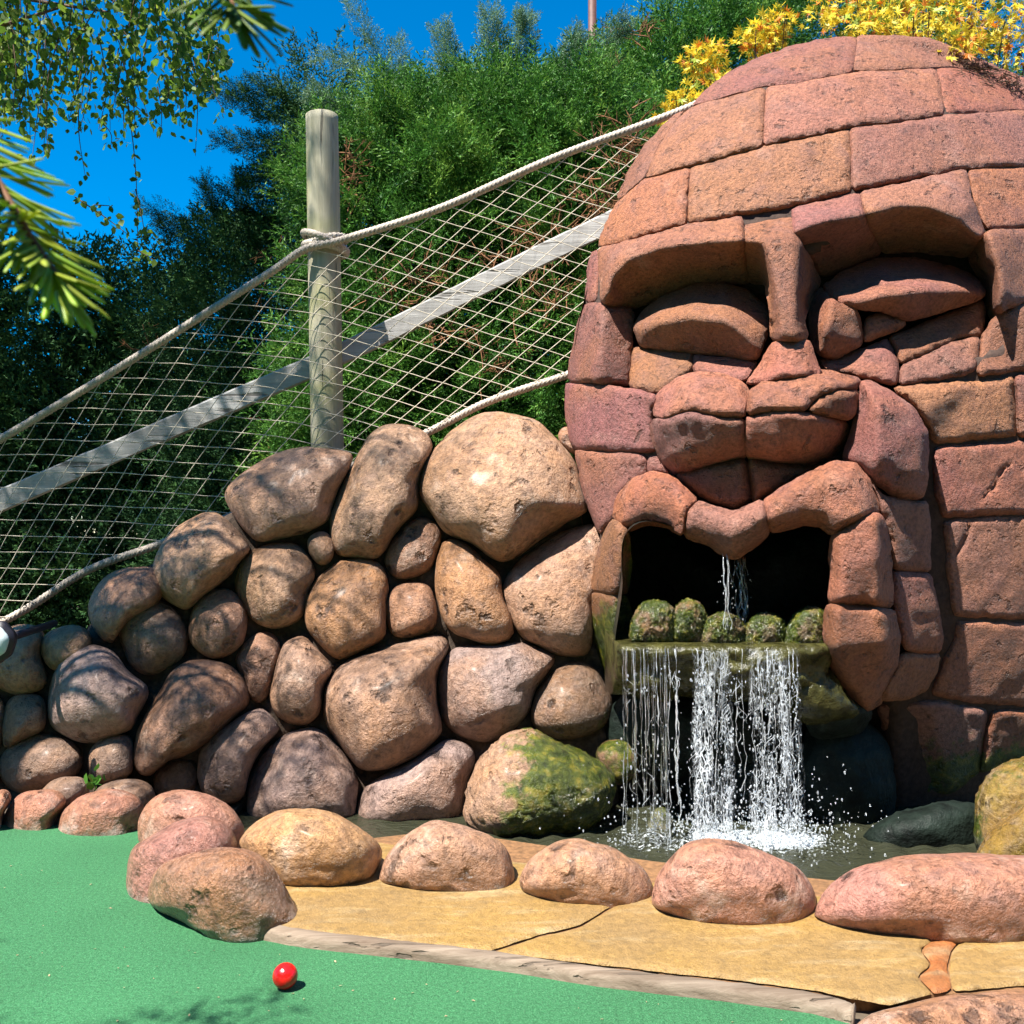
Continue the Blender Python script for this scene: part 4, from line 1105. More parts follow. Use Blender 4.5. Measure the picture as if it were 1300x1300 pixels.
# ------------------------------------------------------------------ ground, green, walkway, pond
PX0, PX1, PY0, PY1 = -0.80, 2.3, 1.72, 3.35
gs = Soup()
B = 400.0
for (x0, x1, y0, y1) in [(-B, B, -B, PY0), (-B, PX0, PY0, PY1), (PX1, B, PY0, PY1), (-B, B, PY1, B)]:
    gs.add([(x0, y0, -.012), (x1, y0, -.012), (x1, y1, -.012), (x0, y1, -.012)], q=[(0, 1, 2, 3)])
z0, z1 = -.012, -.34
for a, b in [((PX0, PY0), (PX1, PY0)), ((PX1, PY0), (PX1, PY1)), ((PX1, PY1), (PX0, PY1)), ((PX0, PY1), (PX0, PY0))]:
    gs.add([(*a, z0), (*b, z0), (*b, z1), (*a, z1)], q=[(0, 1, 2, 3)])
gs.add([(PX0, PY0, z1), (PX1, PY0, z1), (PX1, PY1, z1), (PX0, PY1, z1)], q=[(0, 1, 2, 3)])
tag(link("ground", gs.mesh("ground", MAT['soil'], smooth=False)), kind="structure")

TF = [(330, 1193), (385, 1203), (480, 1214), (560, 1223), (650, 1235), (761, 1253), (923, 1272), (1031, 1287), (1080, 1300)]     # foot of the timber on the green
tf = Gd(np.array([p[0] for p in TF]), np.array([p[1] for p in TF]), 0.0)
left = Gd(np.array([-420, -100, 60, 165, 230, 205, 240, 300]), np.array([1045, 1045, 1048, 1045, 1060, 1110, 1150, 1172]), 0.0)
gpoly = np.concatenate([left[:, :2], tf[:, :2], [(0.62, 1.2), (0.9, 0.5), (0.9, -3), (-6, -3), (-6, left[0, 1])]])
vo, eo, fo_, *_r = delaunay_2d_cdt([Vector(p) for p in gpoly], [(i, (i + 1) % len(gpoly)) for i in range(len(gpoly))], [], 1, 1e-6)
V = np.array([v[:] for v in vo]); nV = len(V)
tm = Soup()
tm.add(np.column_stack([V, np.zeros(nV)]), t=[f[:3] for f in fo_])
i = np.arange(len(gpoly)); k = (i + 1) % len(gpoly)
tm.add(np.concatenate([np.column_stack([gpoly, np.zeros(len(gpoly))]), np.column_stack([gpoly, np.full(len(gpoly), -.03)])]), q=np.stack([i, k, k + len(gpoly), i + len(gpoly)], -1))
tag(link("putting_green", tm.mesh("putting_green", MAT['turf'], smooth=False)), kind="structure")

ZT = 0.021
walk = tag(bpy.data.objects.new("walkway", None), kind="structure"); col.objects.link(walk)
def slab_map(px, py, d): return Gd(px, py, ZT + d)
SL = [
 ("slab", [(330,1183),(340,1100),(420,1060),(560,1080),(700,1100),(830,1118),(800,1138),(765,1158),(735,1176),(680,1189),(620,1209),(560,1206),(470,1196),(385,1184)], (0.290, 0.175, 0.052)),
 ("slab", [(830,1118),(900,1120),(1060,1140),(1200,1160),(1203,1185),(1168,1205),(1182,1226),(1165,1240),(1186,1262),(1130,1278),(1082,1269),(1031,1258),(923,1244),(761,1226),(622,1210),(680,1190),(735,1177),(765,1159),(800,1139)], (0.290, 0.175, 0.052)),
 ("crack_filler", [(1203,1180),(1228,1184),(1208,1206),(1202,1230),(1208,1257),(1186,1263),(1166,1240),(1183,1226),(1169,1205)], (0.32, 0.080, 0.014)),
 ("slab", [(1200,1160),(1420,1166),(1900,1172),(2350,1178),(2450,1252),(1800,1254),(1480,1250),(1300,1252),(1209,1260),(1203,1230),(1209,1206),(1229,1184)], (0.290, 0.175, 0.052)),
]
for k, (nm, pts, tint) in enumerate(SL):
    v, F, q = piece(np.array(pts, float), [0.0] * len(pts), slab_map, R=3.0, rp=.005, thick=.07, gap=0.9 if nm == "slab" else 0.4, step=6, corner=1.0, smooth=0, rough=.0012, jit=.7, seed=60 + k)
    o = link(nm, mesh_np(nm, v, F, q, MAT['slab']), walk, tint)
    if nm == "crack_filler": o['label'] = "orange patch filling the crack between two slabs"
# bedding below the slabs, dark in the open cracks
bp = np.array([Gd(a, b, 0)[:2] for a, b in [(300, 1185), (345, 1085), (560, 1060), (830, 1100), (1200, 1140), (1900, 1150), (2400, 1160), (2500, 1262), (1560, 1262), (1300, 1268), (1080, 1275), (760, 1235), (560, 1213)]])
n = len(bp); i = np.arange(n); k = (i + 1) % n
vo, eo, fo_, *_r = delaunay_2d_cdt([Vector(p) for p in bp], [(a, b) for a, b in zip(i, k)], [], 1, 1e-6)
bs = Soup(); bs.add([(p[0], p[1], .012) for p in vo], t=[f[:3] for f in fo_])
bs.add(np.concatenate([np.column_stack([bp, np.full(n, .012)]), np.column_stack([bp, np.full(n, -.3)])]), q=np.stack([i, k, k + n, i + n], -1))
link("bedding", bs.mesh("bedding", MAT['bedding'], smooth=False), walk)

# weathered timber edging between green and walkway
f3 = spline(tf[:, :2], 140)
tn = np.gradient(f3, axis=0); tn /= np.linalg.norm(tn, axis=1)[:, None]
nn = np.stack([-tn[:, 1], tn[:, 0]], -1)
if nn[70, 1] < 0: nn = -nn
prof = [(0.000, -.02), (0.0, .010), (0.003, .0165), (0.008, .021), (0.026, .0225), (0.031, .020), (0.034, .012), (0.034, -.02)]
m_ = len(prof)
v = []
for a, (p, q_) in enumerate(zip(f3, nn)):
    for (u, z) in prof:
        w = 1.0 if a < 132 else 1 - (a - 132) * .03
        v.append((p[0] + q_[0] * u * w, p[1] + q_[1] * u * w, z))
v = np.array(v)
v += 0.0022 * fbm(v * np.array([.25, .25, 1]), 60, 9, 3)[:, None] * np.array([0.3, 1, 1])
endm = np.repeat(np.clip((np.arange(140) - 131) / 8, 0, 1), m_)
v += (endm * 0.012 * noise(v, 120))[:, None]
i = np.arange(139)[:, None] * m_; j = np.arange(m_ - 1)[None]
q = np.stack([i + j, i + m_ + j, i + m_ + j + 1, i + j + 1], -1).reshape(-1, 4)
t = np.concatenate([[(0, a, a + 1) for a in range(1, m_ - 1)], [(139 * m_, 139 * m_ + a + 1, 139 * m_ + a) for a in range(1, m_ - 1)]])
base = np.array([v[:, 0].mean(), v[:, 1].mean(), 0])
tim = link("timber_edging", mesh_np("timber_edging", v - base, t, q, MAT['timber']), loc=base)
tag(tim, "curved weathered grey brown timber edging between green turf and ochre walkway", "edging")

# pond
nx, ny = 250, 125
X, Yg = np.meshgrid(np.linspace(PX0 + .002, PX1 - .002, nx), np.linspace(PY0 + .3, PY1 - .002, ny))
v = np.stack([X.ravel(), Yg.ravel(), np.full(X.size, -.03)], -1)
foam = np.zeros(len(v)); rip = np.zeros(len(v))
for (cx, cy, sx, a) in [(0.37, 2.66, .08, .55), (0.555, 2.64, .08, 1.0), (0.715, 2.64, .10, 1.05), (.46, 2.60, .22, .55), (.64, 2.58, .2, .55)]:
    d = np.sqrt(((v[:, 0] - cx) / sx) ** 2 + ((v[:, 1] - cy) / (.075)) ** 2)
    foam = np.maximum(foam, a * np.exp(-d ** 2 * .55))
    rr = np.sqrt((v[:, 0] - cx) ** 2 + (v[:, 1] - cy) ** 2)
    rip += 0.003 * np.sin(rr * 75) * np.exp(-rr * 2.2)
v[:, 2] += rip + 0.004 * noise(v, 9, 2) + foam * 0.016 * (noise(v, 26, 4) + .6 * noise(v, 60, 5) + .3)
idx = np.arange(nx * ny).reshape(ny, nx)
q = np.stack([idx[:-1, :-1], idx[:-1, 1:], idx[1:, 1:], idx[1:, :-1]], -1).reshape(-1, 4)
tag(link("pond_water", mesh_np("pond_water", v, None, q, MAT['water'], True, {"foam": foam})), kind="structure")

# ------------------------------------------------------------------ falling water
fall = thing("waterfall", (0.55, 2.62, -0.03), "white stranded water falling from the stone mouth's ledge into the pond", "waterfall")
fall_b = np.array([0.55, 2.62, -0.03])
fr = np.random.default_rng(21)
def strand(S, x0, r, y0=2.604, z0=.482, z1=-.03, wig=.008, n=34, brk=.35, conv=0.0, cx=0.0):
    u = np.linspace(0, 1, n)
    z = z0 + (z1 - z0) * u ** 1.25
    sd = fr.uniform(0, 400)
    q = np.column_stack([np.full(n, sd), z * 1.0, np.zeros(n)])
    x = x0 + (cx - x0) * conv * np.minimum(1, u * 1.6) + wig * (0.3 + 1.4 * u) * (noise(q, 7) * 2.2 + noise(q, 23, 3) * 1.2 + noise(q, 55, 9) * .6)
    y = y0 - .035 * np.sqrt(u) + wig * .8 * noise(q, 11, 8)
    rad = r * np.clip(.75 + brk * 3.2 * noise(q, 19, 5) + brk * 2.2 * noise(q, 52, 6), 0.06, 2.0)
    v, t, qd = tube_geo(np.stack([x, y, z], -1), rad, 5)
    S.add(v, t=t, q=qd)
def beads(S, x, y, z, r):
    v, F = ico(1)
    for a, b, c, d in zip(x, y, z, r):
        S.add(v * np.array([d, d, d * fr.uniform(.8, 1.9)]) + (a, b, c), t=F)
def filaments(S, xs, n, r, lean=.32, zr=(-.02, .44)):
    """short broken threads of water crossing between the strands"""
    for _ in range(n):
        z = zr[0] + (zr[1] - zr[0]) * fr.uniform() ** 1.0
        u = (.482 - z) / .51
        x = fr.uniform(*xs); L = fr.uniform(.012, .045)
        d = np.array([fr.normal(0, lean), fr.normal(0, .15), -1.0]); d /= np.linalg.norm(d)
        p0 = np.array([x, 2.604 - .035 * math.sqrt(max(u, 0)) + fr.normal(0, .010), z])
        k = np.linspace(0, 1, 6)[:, None]
        pth = p0 + d * L * k + np.column_stack([.006 * np.sin(k[:, 0] * 4 + x * 900), np.zeros(6), np.zeros(6)])
        v, t, q = tube_geo(pth, r * fr.uniform(.5, 1.4) * np.array([.25, .8, 1.1, .7, 1.0, .3]), 4)
        S.add(v, t=t, q=q)
def stream(name, xs, n, r, wig, brk, conv=0.0, mat='fall', nb=40, nf=0, label=None, sheet=None):
    S = Soup()
    cx = np.mean(xs); hw = (xs[1] - xs[0]) / 2
    for x in np.linspace(xs[0], xs[1], n) + fr.uniform(-.006, .006, n):
        strand(S, x, r * fr.uniform(.35, 1.3), wig=wig * fr.uniform(.5, 1.4), brk=brk, conv=conv * fr.uniform(.3, 1), cx=cx + fr.uniform(-.6, .6) * hw, y0=2.604 + fr.uniform(-.014, .014), z1=-.03 if fr.uniform() < .7 else fr.uniform(.0, .25))
    if nf: filaments(S, xs, nf, r * .8)
    if nb:
        z = -.02 + .46 * fr.uniform(size=nb) ** 1.3
        beads(S, cx + fr.uniform(-1, 1, nb) * (hw + .003), 2.585 + fr.normal(0, .02, nb), z, fr.uniform(.0010, .0032, nb))
    o = link(name, S.mesh(name, MAT[mat], fall_b), fall)
    if label: o['label'] = label
    return o
# px 790..850 at y 2.6 -> x .29 .. .416
stream("water_strands", (.290, .410), 24, .0010, .003, 1.0, mat="clear", nb=0, nf=0, label="clear thin veil of water at the left of the fall")
stream("water_strands", (.292, .405), 5, .0009, .003, 1.0, nb=110, nf=30, label="thin clear strands at the mossy end of the ledge")
stream("water_strands", (.414, .436), 3, .0017, .012, .8, nb=26, nf=10)
stream("water_strands", (.468, .572), 8, .0011, .008, 1.0, .5, nb=330, nf=90, label="thick white middle stream")
stream("water_strands", (.590, .604), 2, .0015, .012, .8, nb=26, nf=8)
stream("water_strands", (.624, .752), 10, .0011, .008, 1.0, .25, nb=420, nf=120, label="widest white stream")
def sheet(xs, name, z0=.483, z1=-.03):
    nu, nz = 60, 60
    u = np.linspace(xs[0], xs[1], nu); w = np.linspace(0, 1, nz)
    U, W = np.meshgrid(u, w)
    z = z0 + (z1 - z0) * W ** 1.2
    y = 2.600 - .035 * np.sqrt(W)
    p = np.stack([U, y, z], -1).reshape(-1, 3)
    q_ = np.column_stack([p[:, 0] * 1.0, np.zeros(len(p)), p[:, 2] * .08])
    p[:, 1] += 0.006 * noise(q_, 60, 3) + .004 * noise(q_, 140, 4) + .003 * noise(p, 20, 6)
    p2 = p + np.array([0, .004, 0])
    idx = np.arange(nu * nz).reshape(nz, nu)
    q = np.stack([idx[:-1, :-1], idx[:-1, 1:], idx[1:, 1:], idx[1:, :-1]], -1).reshape(-1, 4)
    N = nu * nz
    rim = np.concatenate([idx[0], idx[1:, -1], idx[-1, -2::-1], idx[-2:0:-1, 0]])
    rk_ = np.roll(rim, -1)
    qq = np.concatenate([q, q[:, ::-1] + N, np.stack([rim, rk_, rk_ + N, rim + N], -1)])
    return link(name, mesh_np(name, np.concatenate([p, p2]) - fall_b, None, qq, MAT['clear']), fall)
def lace(xs, y0, seed, z0=.480, z1=-.03, spread=.0):
    """one torn sheet of a stream, bowed and rippled"""
    nu, nz = 40, 70
    u = np.linspace(-1, 1, nu); w = np.linspace(0, 1, nz)
    U, W = np.meshgrid(u, w)
    cx, hw = np.mean(xs), (xs[1] - xs[0]) / 2
    x = cx + U * (hw + spread * W)
    p = np.stack([x, y0 - .035 * np.sqrt(W) - .012 * (1 - U ** 2), z0 + (z1 - z0) * W ** 1.2], -1).reshape(-1, 3)
    p[:, 0] += .006 * noise(np.column_stack([p[:, 0] * .5, p[:, 1] * 0, p[:, 2]]), 11, seed) * np.repeat(w, nu) * 2
    p[:, 1] += .012 * noise(p * np.array([1, 1, .3]), 30, seed) + .006 * noise(p, 55, seed + 1)
    edge = np.clip((1 - np.abs(U)) / .25, 0, 1) ** .7 * np.clip(.35 + 1.2 * W, 0, 1)
    idx = np.arange(nu * nz).reshape(nz, nu)
    q = np.stack([idx[:-1, :-1], idx[:-1, 1:], idx[1:, 1:], idx[1:, :-1]], -1).reshape(-1, 4)
    return link("water_sheet", mesh_np("water_sheet", p - fall_b, None, q, MAT['lace'], True, {"fade": edge.ravel()}), fall)
for k, (xs, y0, sp) in enumerate([((.466, .576), 2.604, .006), ((.474, .568), 2.588, .010), ((.620, .756), 2.604, .006), ((.628, .748), 2.588, .010)]):
    lace(xs, y0, 30 + k, spread=sp)
# thin trickle inside the mouth
S = Soup()
for _ in range(4):
    strand(S, .575 + fr.normal(0, .004), .0011, y0=2.66, z0=.73, z1=.53, wig=.006, n=14, brk=.6)
SC = Soup()
for _ in range(14):
    strand(SC, .640 + fr.normal(0, .012), .0016, y0=2.78, z0=.72, z1=.53, wig=.016, n=14, brk=.8)
link("mouth_trickle", SC.mesh("mouth_trickle", MAT['clear'], fall_b), fall)
beads(S, .60 + fr.normal(0, .03, 40), np.full(40, 2.68), fr.uniform(.54, .70, 40), fr.uniform(.001, .002, 40))
link("mouth_trickle", S.mesh("mouth_trickle", MAT['fall'], fall_b), fall)
# splash drops over the pond
S = Soup()
n = 1500
cx = fr.choice([.35, .52, .56, .69, .73], n, p=[.1, .25, .15, .25, .25])
ht = np.abs(fr.normal(0, .05, n)) + np.where(fr.uniform(size=n) < .12, fr.uniform(0, .2, n), 0)
beads(S, cx + fr.normal(0, .095, n), 2.60 + fr.normal(0, .075, n), -.028 + ht, fr.uniform(.0009, .0030, n))
o = link("splash_drops", S.mesh("splash_drops", MAT['fall'], fall_b), fall); o['kind'] = "stuff"

# flecks of dry leaf and grit lying on the turf
S = Soup(); gr_ = np.random.default_rng(91)
for _ in range(170):
    a, b_ = gr_.uniform(-60, 1000), 1066 + 240 * gr_.uniform() ** .8
    if b_ < 1200 and a > 150: continue
    if a > 330 and b_ < 1205 + (a - 330) * .13: continue
    p0 = Gd(a, b_, .0015); L = gr_.uniform(.0012, .0045); th = gr_.uniform(0, 6.3)
    d1 = np.array([math.cos(th), math.sin(th), .15]) * L; d2 = np.array([-math.sin(th), math.cos(th), .1]) * L * .45
    S.add([p0 - d1, p0 + d2, p0 + d1, p0 - d2 + (0, 0, .001)], t=[(0, 1, 2), (0, 2, 3)])
fb0 = Gd(300, 1200, 0.0)
fl = link("leaf_litter", S.mesh("leaf_litter", MAT['fleck'], fb0, smooth=False), loc=fb0)
tag(fl, "tiny dry leaf flecks scattered over the green turf", "litter", kind="stuff")

# ------------------------------------------------------------------ ball, plaque
r_b = 0.0215
gb_ = Gd(362.0, 1241 + 14.3, 0.0)
v, F = ico(5)
ball = link("golf_ball", mesh_np("golf_ball", v * r_b + (0, 0, r_b), F, None, MAT['ball']), loc=(gb_[0], gb_[1], 0.0005))
tag(ball, "shiny red golf ball resting on the green turf", "golf ball")
# ------------------------------------------------------------------ rope net fence
fb = np.array([-0.68, 3.52, 0.0])
fence = thing("net_fence", fb, "rope net hung between thick ropes on a round weathered post with grey rails", "fence")
FY = 3.52
top_px = [(-120, 625), (0, 558), (130, 480), (250, 405), (340, 348), (384, 318), (412, 310), (440, 303), (560, 264), (700, 202), (840, 150), (900, 126)]
bot_px = [(-160, 860), (10, 786), (110, 725), (205, 690), (330, 640), (450, 590), (545, 548), (620, 510), (720, 476), (800, 448)]
def fy(px):
    return FY - 0.075 + 0.0 * np.asarray(px)
tp = spline([P(a, b, fy(a)) for a, b in top_px], 1700); bt = spline([P(a, b, fy(a) + .01) for a, b in bot_px], 1500)
for nm, pth in (("top_rope", tp), ("bottom_rope", bt)):
    s = Soup(); v, t, q = tube_geo(pth, .0135, 14, lobes=6, twist=62.0, depth=.42); s.add(v, t=t, q=q)
    link(nm, s.mesh(nm, MAT['rope'], fb), fence)
# rope turns round the post
s = Soup()
pc = P(413.0, 310.0, FY)
for (dz, tilt, rr) in [(0.0, .02, .072), (-.020, -.012, .0735), (.006, -.03, .076)]:
    a = np.linspace(0, 2 * math.pi, 240)
    pth = np.stack([pc[0] + rr * np.cos(a), FY + rr * np.sin(a), pc[2] + dz + tilt * np.cos(a)], -1)
    v, t, q = tube_geo(pth, .0125, 14, lobes=6, twist=62.0, depth=.42); s.add(v, t=t, q=q)
link("lashing", s.mesh("lashing", MAT['rope'], fb), fence)
# post
def wood_post(name, p0, p1, r0, r1, mat, parent, off, n=60, sides=40, seed=1):
    u = np.linspace(0, 1, n)[:, None]
    pth = np.asarray(p0) * (1 - u) + np.asarray(p1) * u
    v, t, q = tube_geo(pth, (r0 + (r1 - r0) * u[:, 0]), sides)
    m = n * sides
    ax = pth[np.minimum(np.arange(m) // sides, n - 1)]
    rad = v[:m] - ax
    k = 1 + .05 * noise(np.column_stack([rad[:, :2] * 16, v[:m, 2] * .8]), 1, seed) + .03 * noise(np.column_stack([rad[:, :2] * 60, v[:m, 2] * 1.2]), 1, seed + 1)
    v[:m] = ax + rad * k[:, None]
    s = Soup(); s.add(v, t=t, q=q)
    return link(name, s.mesh(name, mat, off), parent)
wood_post("post", P(418, 700, FY), P(408.5, 147, FY), .0595, .0575, MAT['post'], fence, fb)
# rails: split weathered boards
def board(name, a, b, hgt, dep, seed):
    n = 60
    u = np.linspace(0, 1, n)[:, None]
    p = np.asarray(a) * (1 - u) + np.asarray(b) * u
    p[:, 2] += .006 * noise(p, 2.5, seed)
    prof = [(-.5, -.5), (-.5, .42), (-.4, .5), (.4, .5), (.5, .42), (.5, -.42), (.4, -.5), (-.4, -.5)]
    v = np.array([[(x[0], x[1] + c * dep, x[2] + d * hgt) for c, d in prof] for x in p]).reshape(-1, 3)
    v += .004 * fbm(v * np.array([.2, 1, 1]), 24, seed, 3)[:, None] * np.array([0, 1, 1])
    k = len(prof)
    i = np.arange(n - 1)[:, None] * k; j = np.arange(k)[None]; jj = (j + 1) % k
    q = np.stack([i + j, i + k + j, i + k + jj, i + jj], -1).reshape(-1, 4)
    t = np.concatenate([[(0, c, c + 1) for c in range(1, k - 1)], [((n - 1) * k, (n - 1) * k + c + 1, (n - 1) * k + c) for c in range(1, k - 1)]])
    return link(name, mesh_np(name, v - fb, t, q, MAT['rail'], False), fence)
board("rail", P(-130, 692, FY + .075), P(412, 459, FY + .075), .082, .035, 2)
board("rail", P(418, 457, FY + .115), P(800, 269, FY + .115), .082, .035, 3)
# net
def ycurve(pts, x):
    a = np.array(pts, float); return np.interp(x, a[:, 0], a[:, 1])
def net():
    S = Soup()
    def run(xs, ys):
        ok = (ys > ycurve(top_px, xs) - 1) & (ys < ycurve(bot_px, xs) + 1)
        if ok.sum() < 3: return
        i0 = np.where(ok)[0]
        for seg in np.split(i0, np.where(np.diff(i0) > 1)[0] + 1):
            if len(seg) < 2: continue
            x = xs[seg]; y = ys[seg]
            w = P(x, y, fy(x))
            w[:, 1] += .012 * noise(w, 5, 3); w[:, 2] += .005 * noise(w, 9, 6); w[:, 0] += .004 * noise(w, 9, 7)
            v, t, q = tube_geo(w, .0014, 4, cap=False); S.add(v, q=q)
    # gently sloping family
    xs = np.arange(-130, 830, 8.0)
    slB = np.interp(xs, [-130, 120, 330, 400, 470, 830], [0.0, .03, .10, .22, .30, .33])
    yB = np.concatenate([[0], np.cumsum(slB[:-1] * 8)])
    for y0 in np.arange(-100, 900, 20.5):
        run(xs, y0 + yB + 3 * noise(np.column_stack([xs * .01, np.full(len(xs), y0), xs * 0])))
    # steep family, left and right of the post
    for y0 in np.arange(-420, 1400, 41.0):
        xs = np.arange(-130, 418, 5.0)
        sl = np.interp(xs, [-130, 150, 330, 418], [-1.75, -1.6, -1.25, -1.0])
        run(xs, y0 + np.concatenate([[0], np.cumsum(sl[:-1] * 5)]) + 600)
    for y0 in np.arange(40, 1400, 25.0):
        xs = np.arange(412, 830, 6.0)
        run(xs, y0 - .86 * (xs - 412))
    o = link("net", S.mesh("net", MAT['twine'], fb), fence)
net()

# plaque at the left end of the bottom rope
pq = P(-6.0, 815.0, 2.72)
s1, s2 = Soup(), Soup()
a = np.linspace(0, 2 * math.pi, 40, endpoint=False)
for S_, r0, y0, y1 in ((s1, .036, -.006, .004), (s2, .048, 0.0, .02)):
    rr = r0 * (1 + .05 * np.sin(a * 3 + 1) + .03 * np.sin(a * 7))
    f_ = np.stack([rr * np.cos(a), np.full(40, y0), rr * 1.25 * np.sin(a)], -1); b_ = f_.copy(); b_[:, 1] = y1
    i = np.arange(40); k = (i + 1) % 40
    S_.add(np.concatenate([f_, b_, [[0, y0, 0], [0, y1, 0]]]), t=np.concatenate([np.stack([np.full(40, 80), i, k], -1), np.stack([np.full(40, 81), 40 + k, 40 + i], -1)]), q=np.stack([i, 40 + i, 40 + k, k], -1))
pl = link("round_plaque", s2.mesh("round_plaque", MAT['plaque_rim']), loc=pq)
tag(pl, "round pale blue plaque with dark rim at the left end of the boulder wall", "plaque")
link("face", s1.mesh("face", MAT['plaque']), pl)
v, t, q = tube_geo([(0, .018, 0), (0, .35, .02)], .012, 8)
s3 = Soup(); s3.add(v, t=t, q=q); link("bracket", s3.mesh("bracket", MAT['plaque_rim']), pl)

# utility pole far behind
v, t, q = tube_geo([P(752, 760, 14.0), P(752, 300, 14.0), P(752, -120, 14.0)], .06, 12)
s = Soup(); s.add(v, t=t, q=q); b0 = np.array([P(752, 760, 14.0)[0], 14.0, 0])
tag(link("utility_pole", s.mesh("utility_pole", MAT['pole'], b0), loc=b0), "slim brown pole rising far behind the junipers", "pole")

# ------------------------------------------------------------------ foliage
def rand_rot(r, n, dirs, spread=0.4):
    """orthonormal frames whose z axis follows dirs with some spread"""
    d = dirs + r.normal(0, spread, (n, 3)); d /= np.linalg.norm(d, axis=1)[:, None] + 1e-9
    a = r.normal(size=(n, 3)); x = np.cross(a, d); x /= np.linalg.norm(x, axis=1)[:, None] + 1e-9
    y = np.cross(d, x)
    return np.stack([x, y, d], -1)
def scatter(S, proto, pos, rot, sc, tint, tv=0.0, r=None):
    pv, pf, pt = proto
    n = len(pos)
    v = np.einsum('nij,kj->nki', rot, pv) * sc[:, None, None] + pos[:, None, :]
    f = (pf[None] + (np.arange(n) * len(pv))[:, None, None]).reshape(-1, 3)
    tt = np.clip(tint[:, None] + pt[None], 0, 1)
    S.add(v.reshape(-1, 3), t=f, tint=tt.reshape(-1))
def spray_proto(seed, side=9, jit=.55, sub=5, ang=42, leaf=.10, width=.020, taper=.75, droop=0.0, flat=.55):
    """a conifer spray one unit long along z: side twigs set with narrow scale leaves"""
    r = np.random.default_rng(seed)
    V, F, T = [], [], []
    def leafq(p, d, L, w, tint):
        d = d / np.linalg.norm(d); a = np.cross(d, r.normal(size=3)); a /= np.linalg.norm(a) + 1e-9
        i = len(V)
        V.extend([p + d * L * .15 + a * w * .9, p + d * L, p + d * L * .15 - a * w * .9]); F.append((i, i + 1, i + 2)); T.extend([tint - .08, tint + .14, tint - .08])
    for k in range(side):
        u = (k + .6) / side
        for sgn in (-1, 1):
            az = r.normal(0, flat) + (0 if sgn > 0 else math.pi)
            A = math.radians(ang + r.normal(0, 8))
            d = np.array([math.cos(az) * math.sin(A), math.sin(az) * math.sin(A), math.cos(A)])
            L = (.42 * (1 - taper * u) + .06) * r.uniform(.8, 1.15)
            p0 = np.array([0, 0, u])
            for j in range(sub):
                p = p0 + d * L * (j + .4) / sub + np.array([0, 0, -droop * (j / sub) ** 2 * L])
                leafq(p, d + r.normal(0, jit, 3), leaf * r.uniform(.7, 1.3), width, r.uniform(-.1, .1) + .1 * j / sub)
    for j in range(4):
        leafq(np.array([0, 0, .86 + .04 * j]), np.array([0, 0, 1]) + r.normal(0, .3, 3), leaf, width, .1)
    return np.array(V), np.array(F), np.array(T)
SPR = [spray_proto(s) for s in (1, 2, 3)]
FAN = [spray_proto(s, side=8, sub=7, ang=46, leaf=.095, width=.0165, taper=.65, flat=.5, jit=.42) for s in (11, 12, 13)]
BUSHY = [spray_proto(s, side=6, sub=3, ang=50, leaf=.20, width=.055, taper=.4, flat=1.4) for s in (4, 5, 6)]
LOOSE = [spray_proto(s, side=11, sub=5, ang=32, leaf=.10, width=.016, taper=.85, flat=.8) for s in (7, 8, 9)]

def lobe_points(r, lobes, n, shell=.25, front=True):
    """points and outward directions in a union of ellipsoids (px, py, Y, rx, ry, rz in metres)"""
    C = np.array([P(a, b, c) for a, b, c, *_ in lobes]); R = np.array([l[3:6] for l in lobes])
    w = R[:, 0] * R[:, 2]; w = w / w.sum()
    k = r.choice(len(lobes), n, p=w)
    d = r.normal(size=(n, 3)); d /= np.linalg.norm(d, axis=1)[:, None]
    if front: d[:, 1] = np.where(r.uniform(size=n) < .72, -np.abs(d[:, 1]), d[:, 1])
    rad = 1 - np.abs(r.normal(0, shell, n)); rad = np.clip(rad, .15, 1.12)
    p = C[k] + d * R[k] * rad[:, None] * (1 + .25 * noise(d * 2 + k[:, None] * 3.1, 1.4)[:, None])
    keep = p[:, 2] > 0.02
    return p[keep], d[keep], rad[keep]
def crown(parent, base, name, mat, lobes, n, protos, size, tint0, seed, up=.5, shell=.25, spread=.35, clumpf=2.6, keepfn=None, gap_=-.34):
    r = np.random.default_rng(seed)
    p, d, rad = lobe_points(r, lobes, n, shell)
    if keepfn is not None:
        k = keepfn(p); p, d, rad = p[k], d[k], rad[k]
    cl = noise(p, clumpf, seed)
    keep = cl > gap_ + .25 * r.uniform(size=len(p)) - .2
    p, d, rad, cl = p[keep], d[keep], rad[keep], cl[keep]
    dirs = d + np.array([0, 0, up])
    rot = rand_rot(r, len(p), dirs, spread)
    sc = size * r.uniform(.65, 1.3, len(p))
    ti = np.clip(tint0 + .55 * cl + r.normal(0, .15, len(p)), 0, 1)
    S = Soup()
    which = r.integers(len(protos), size=len(p))
    for k in range(len(protos)):
        m = which == k
        if m.any(): scatter(S, protos[k], p[m], rot[m], sc[m], ti[m])
    return link(name, S.mesh(name, mat, base, smooth=False), parent)
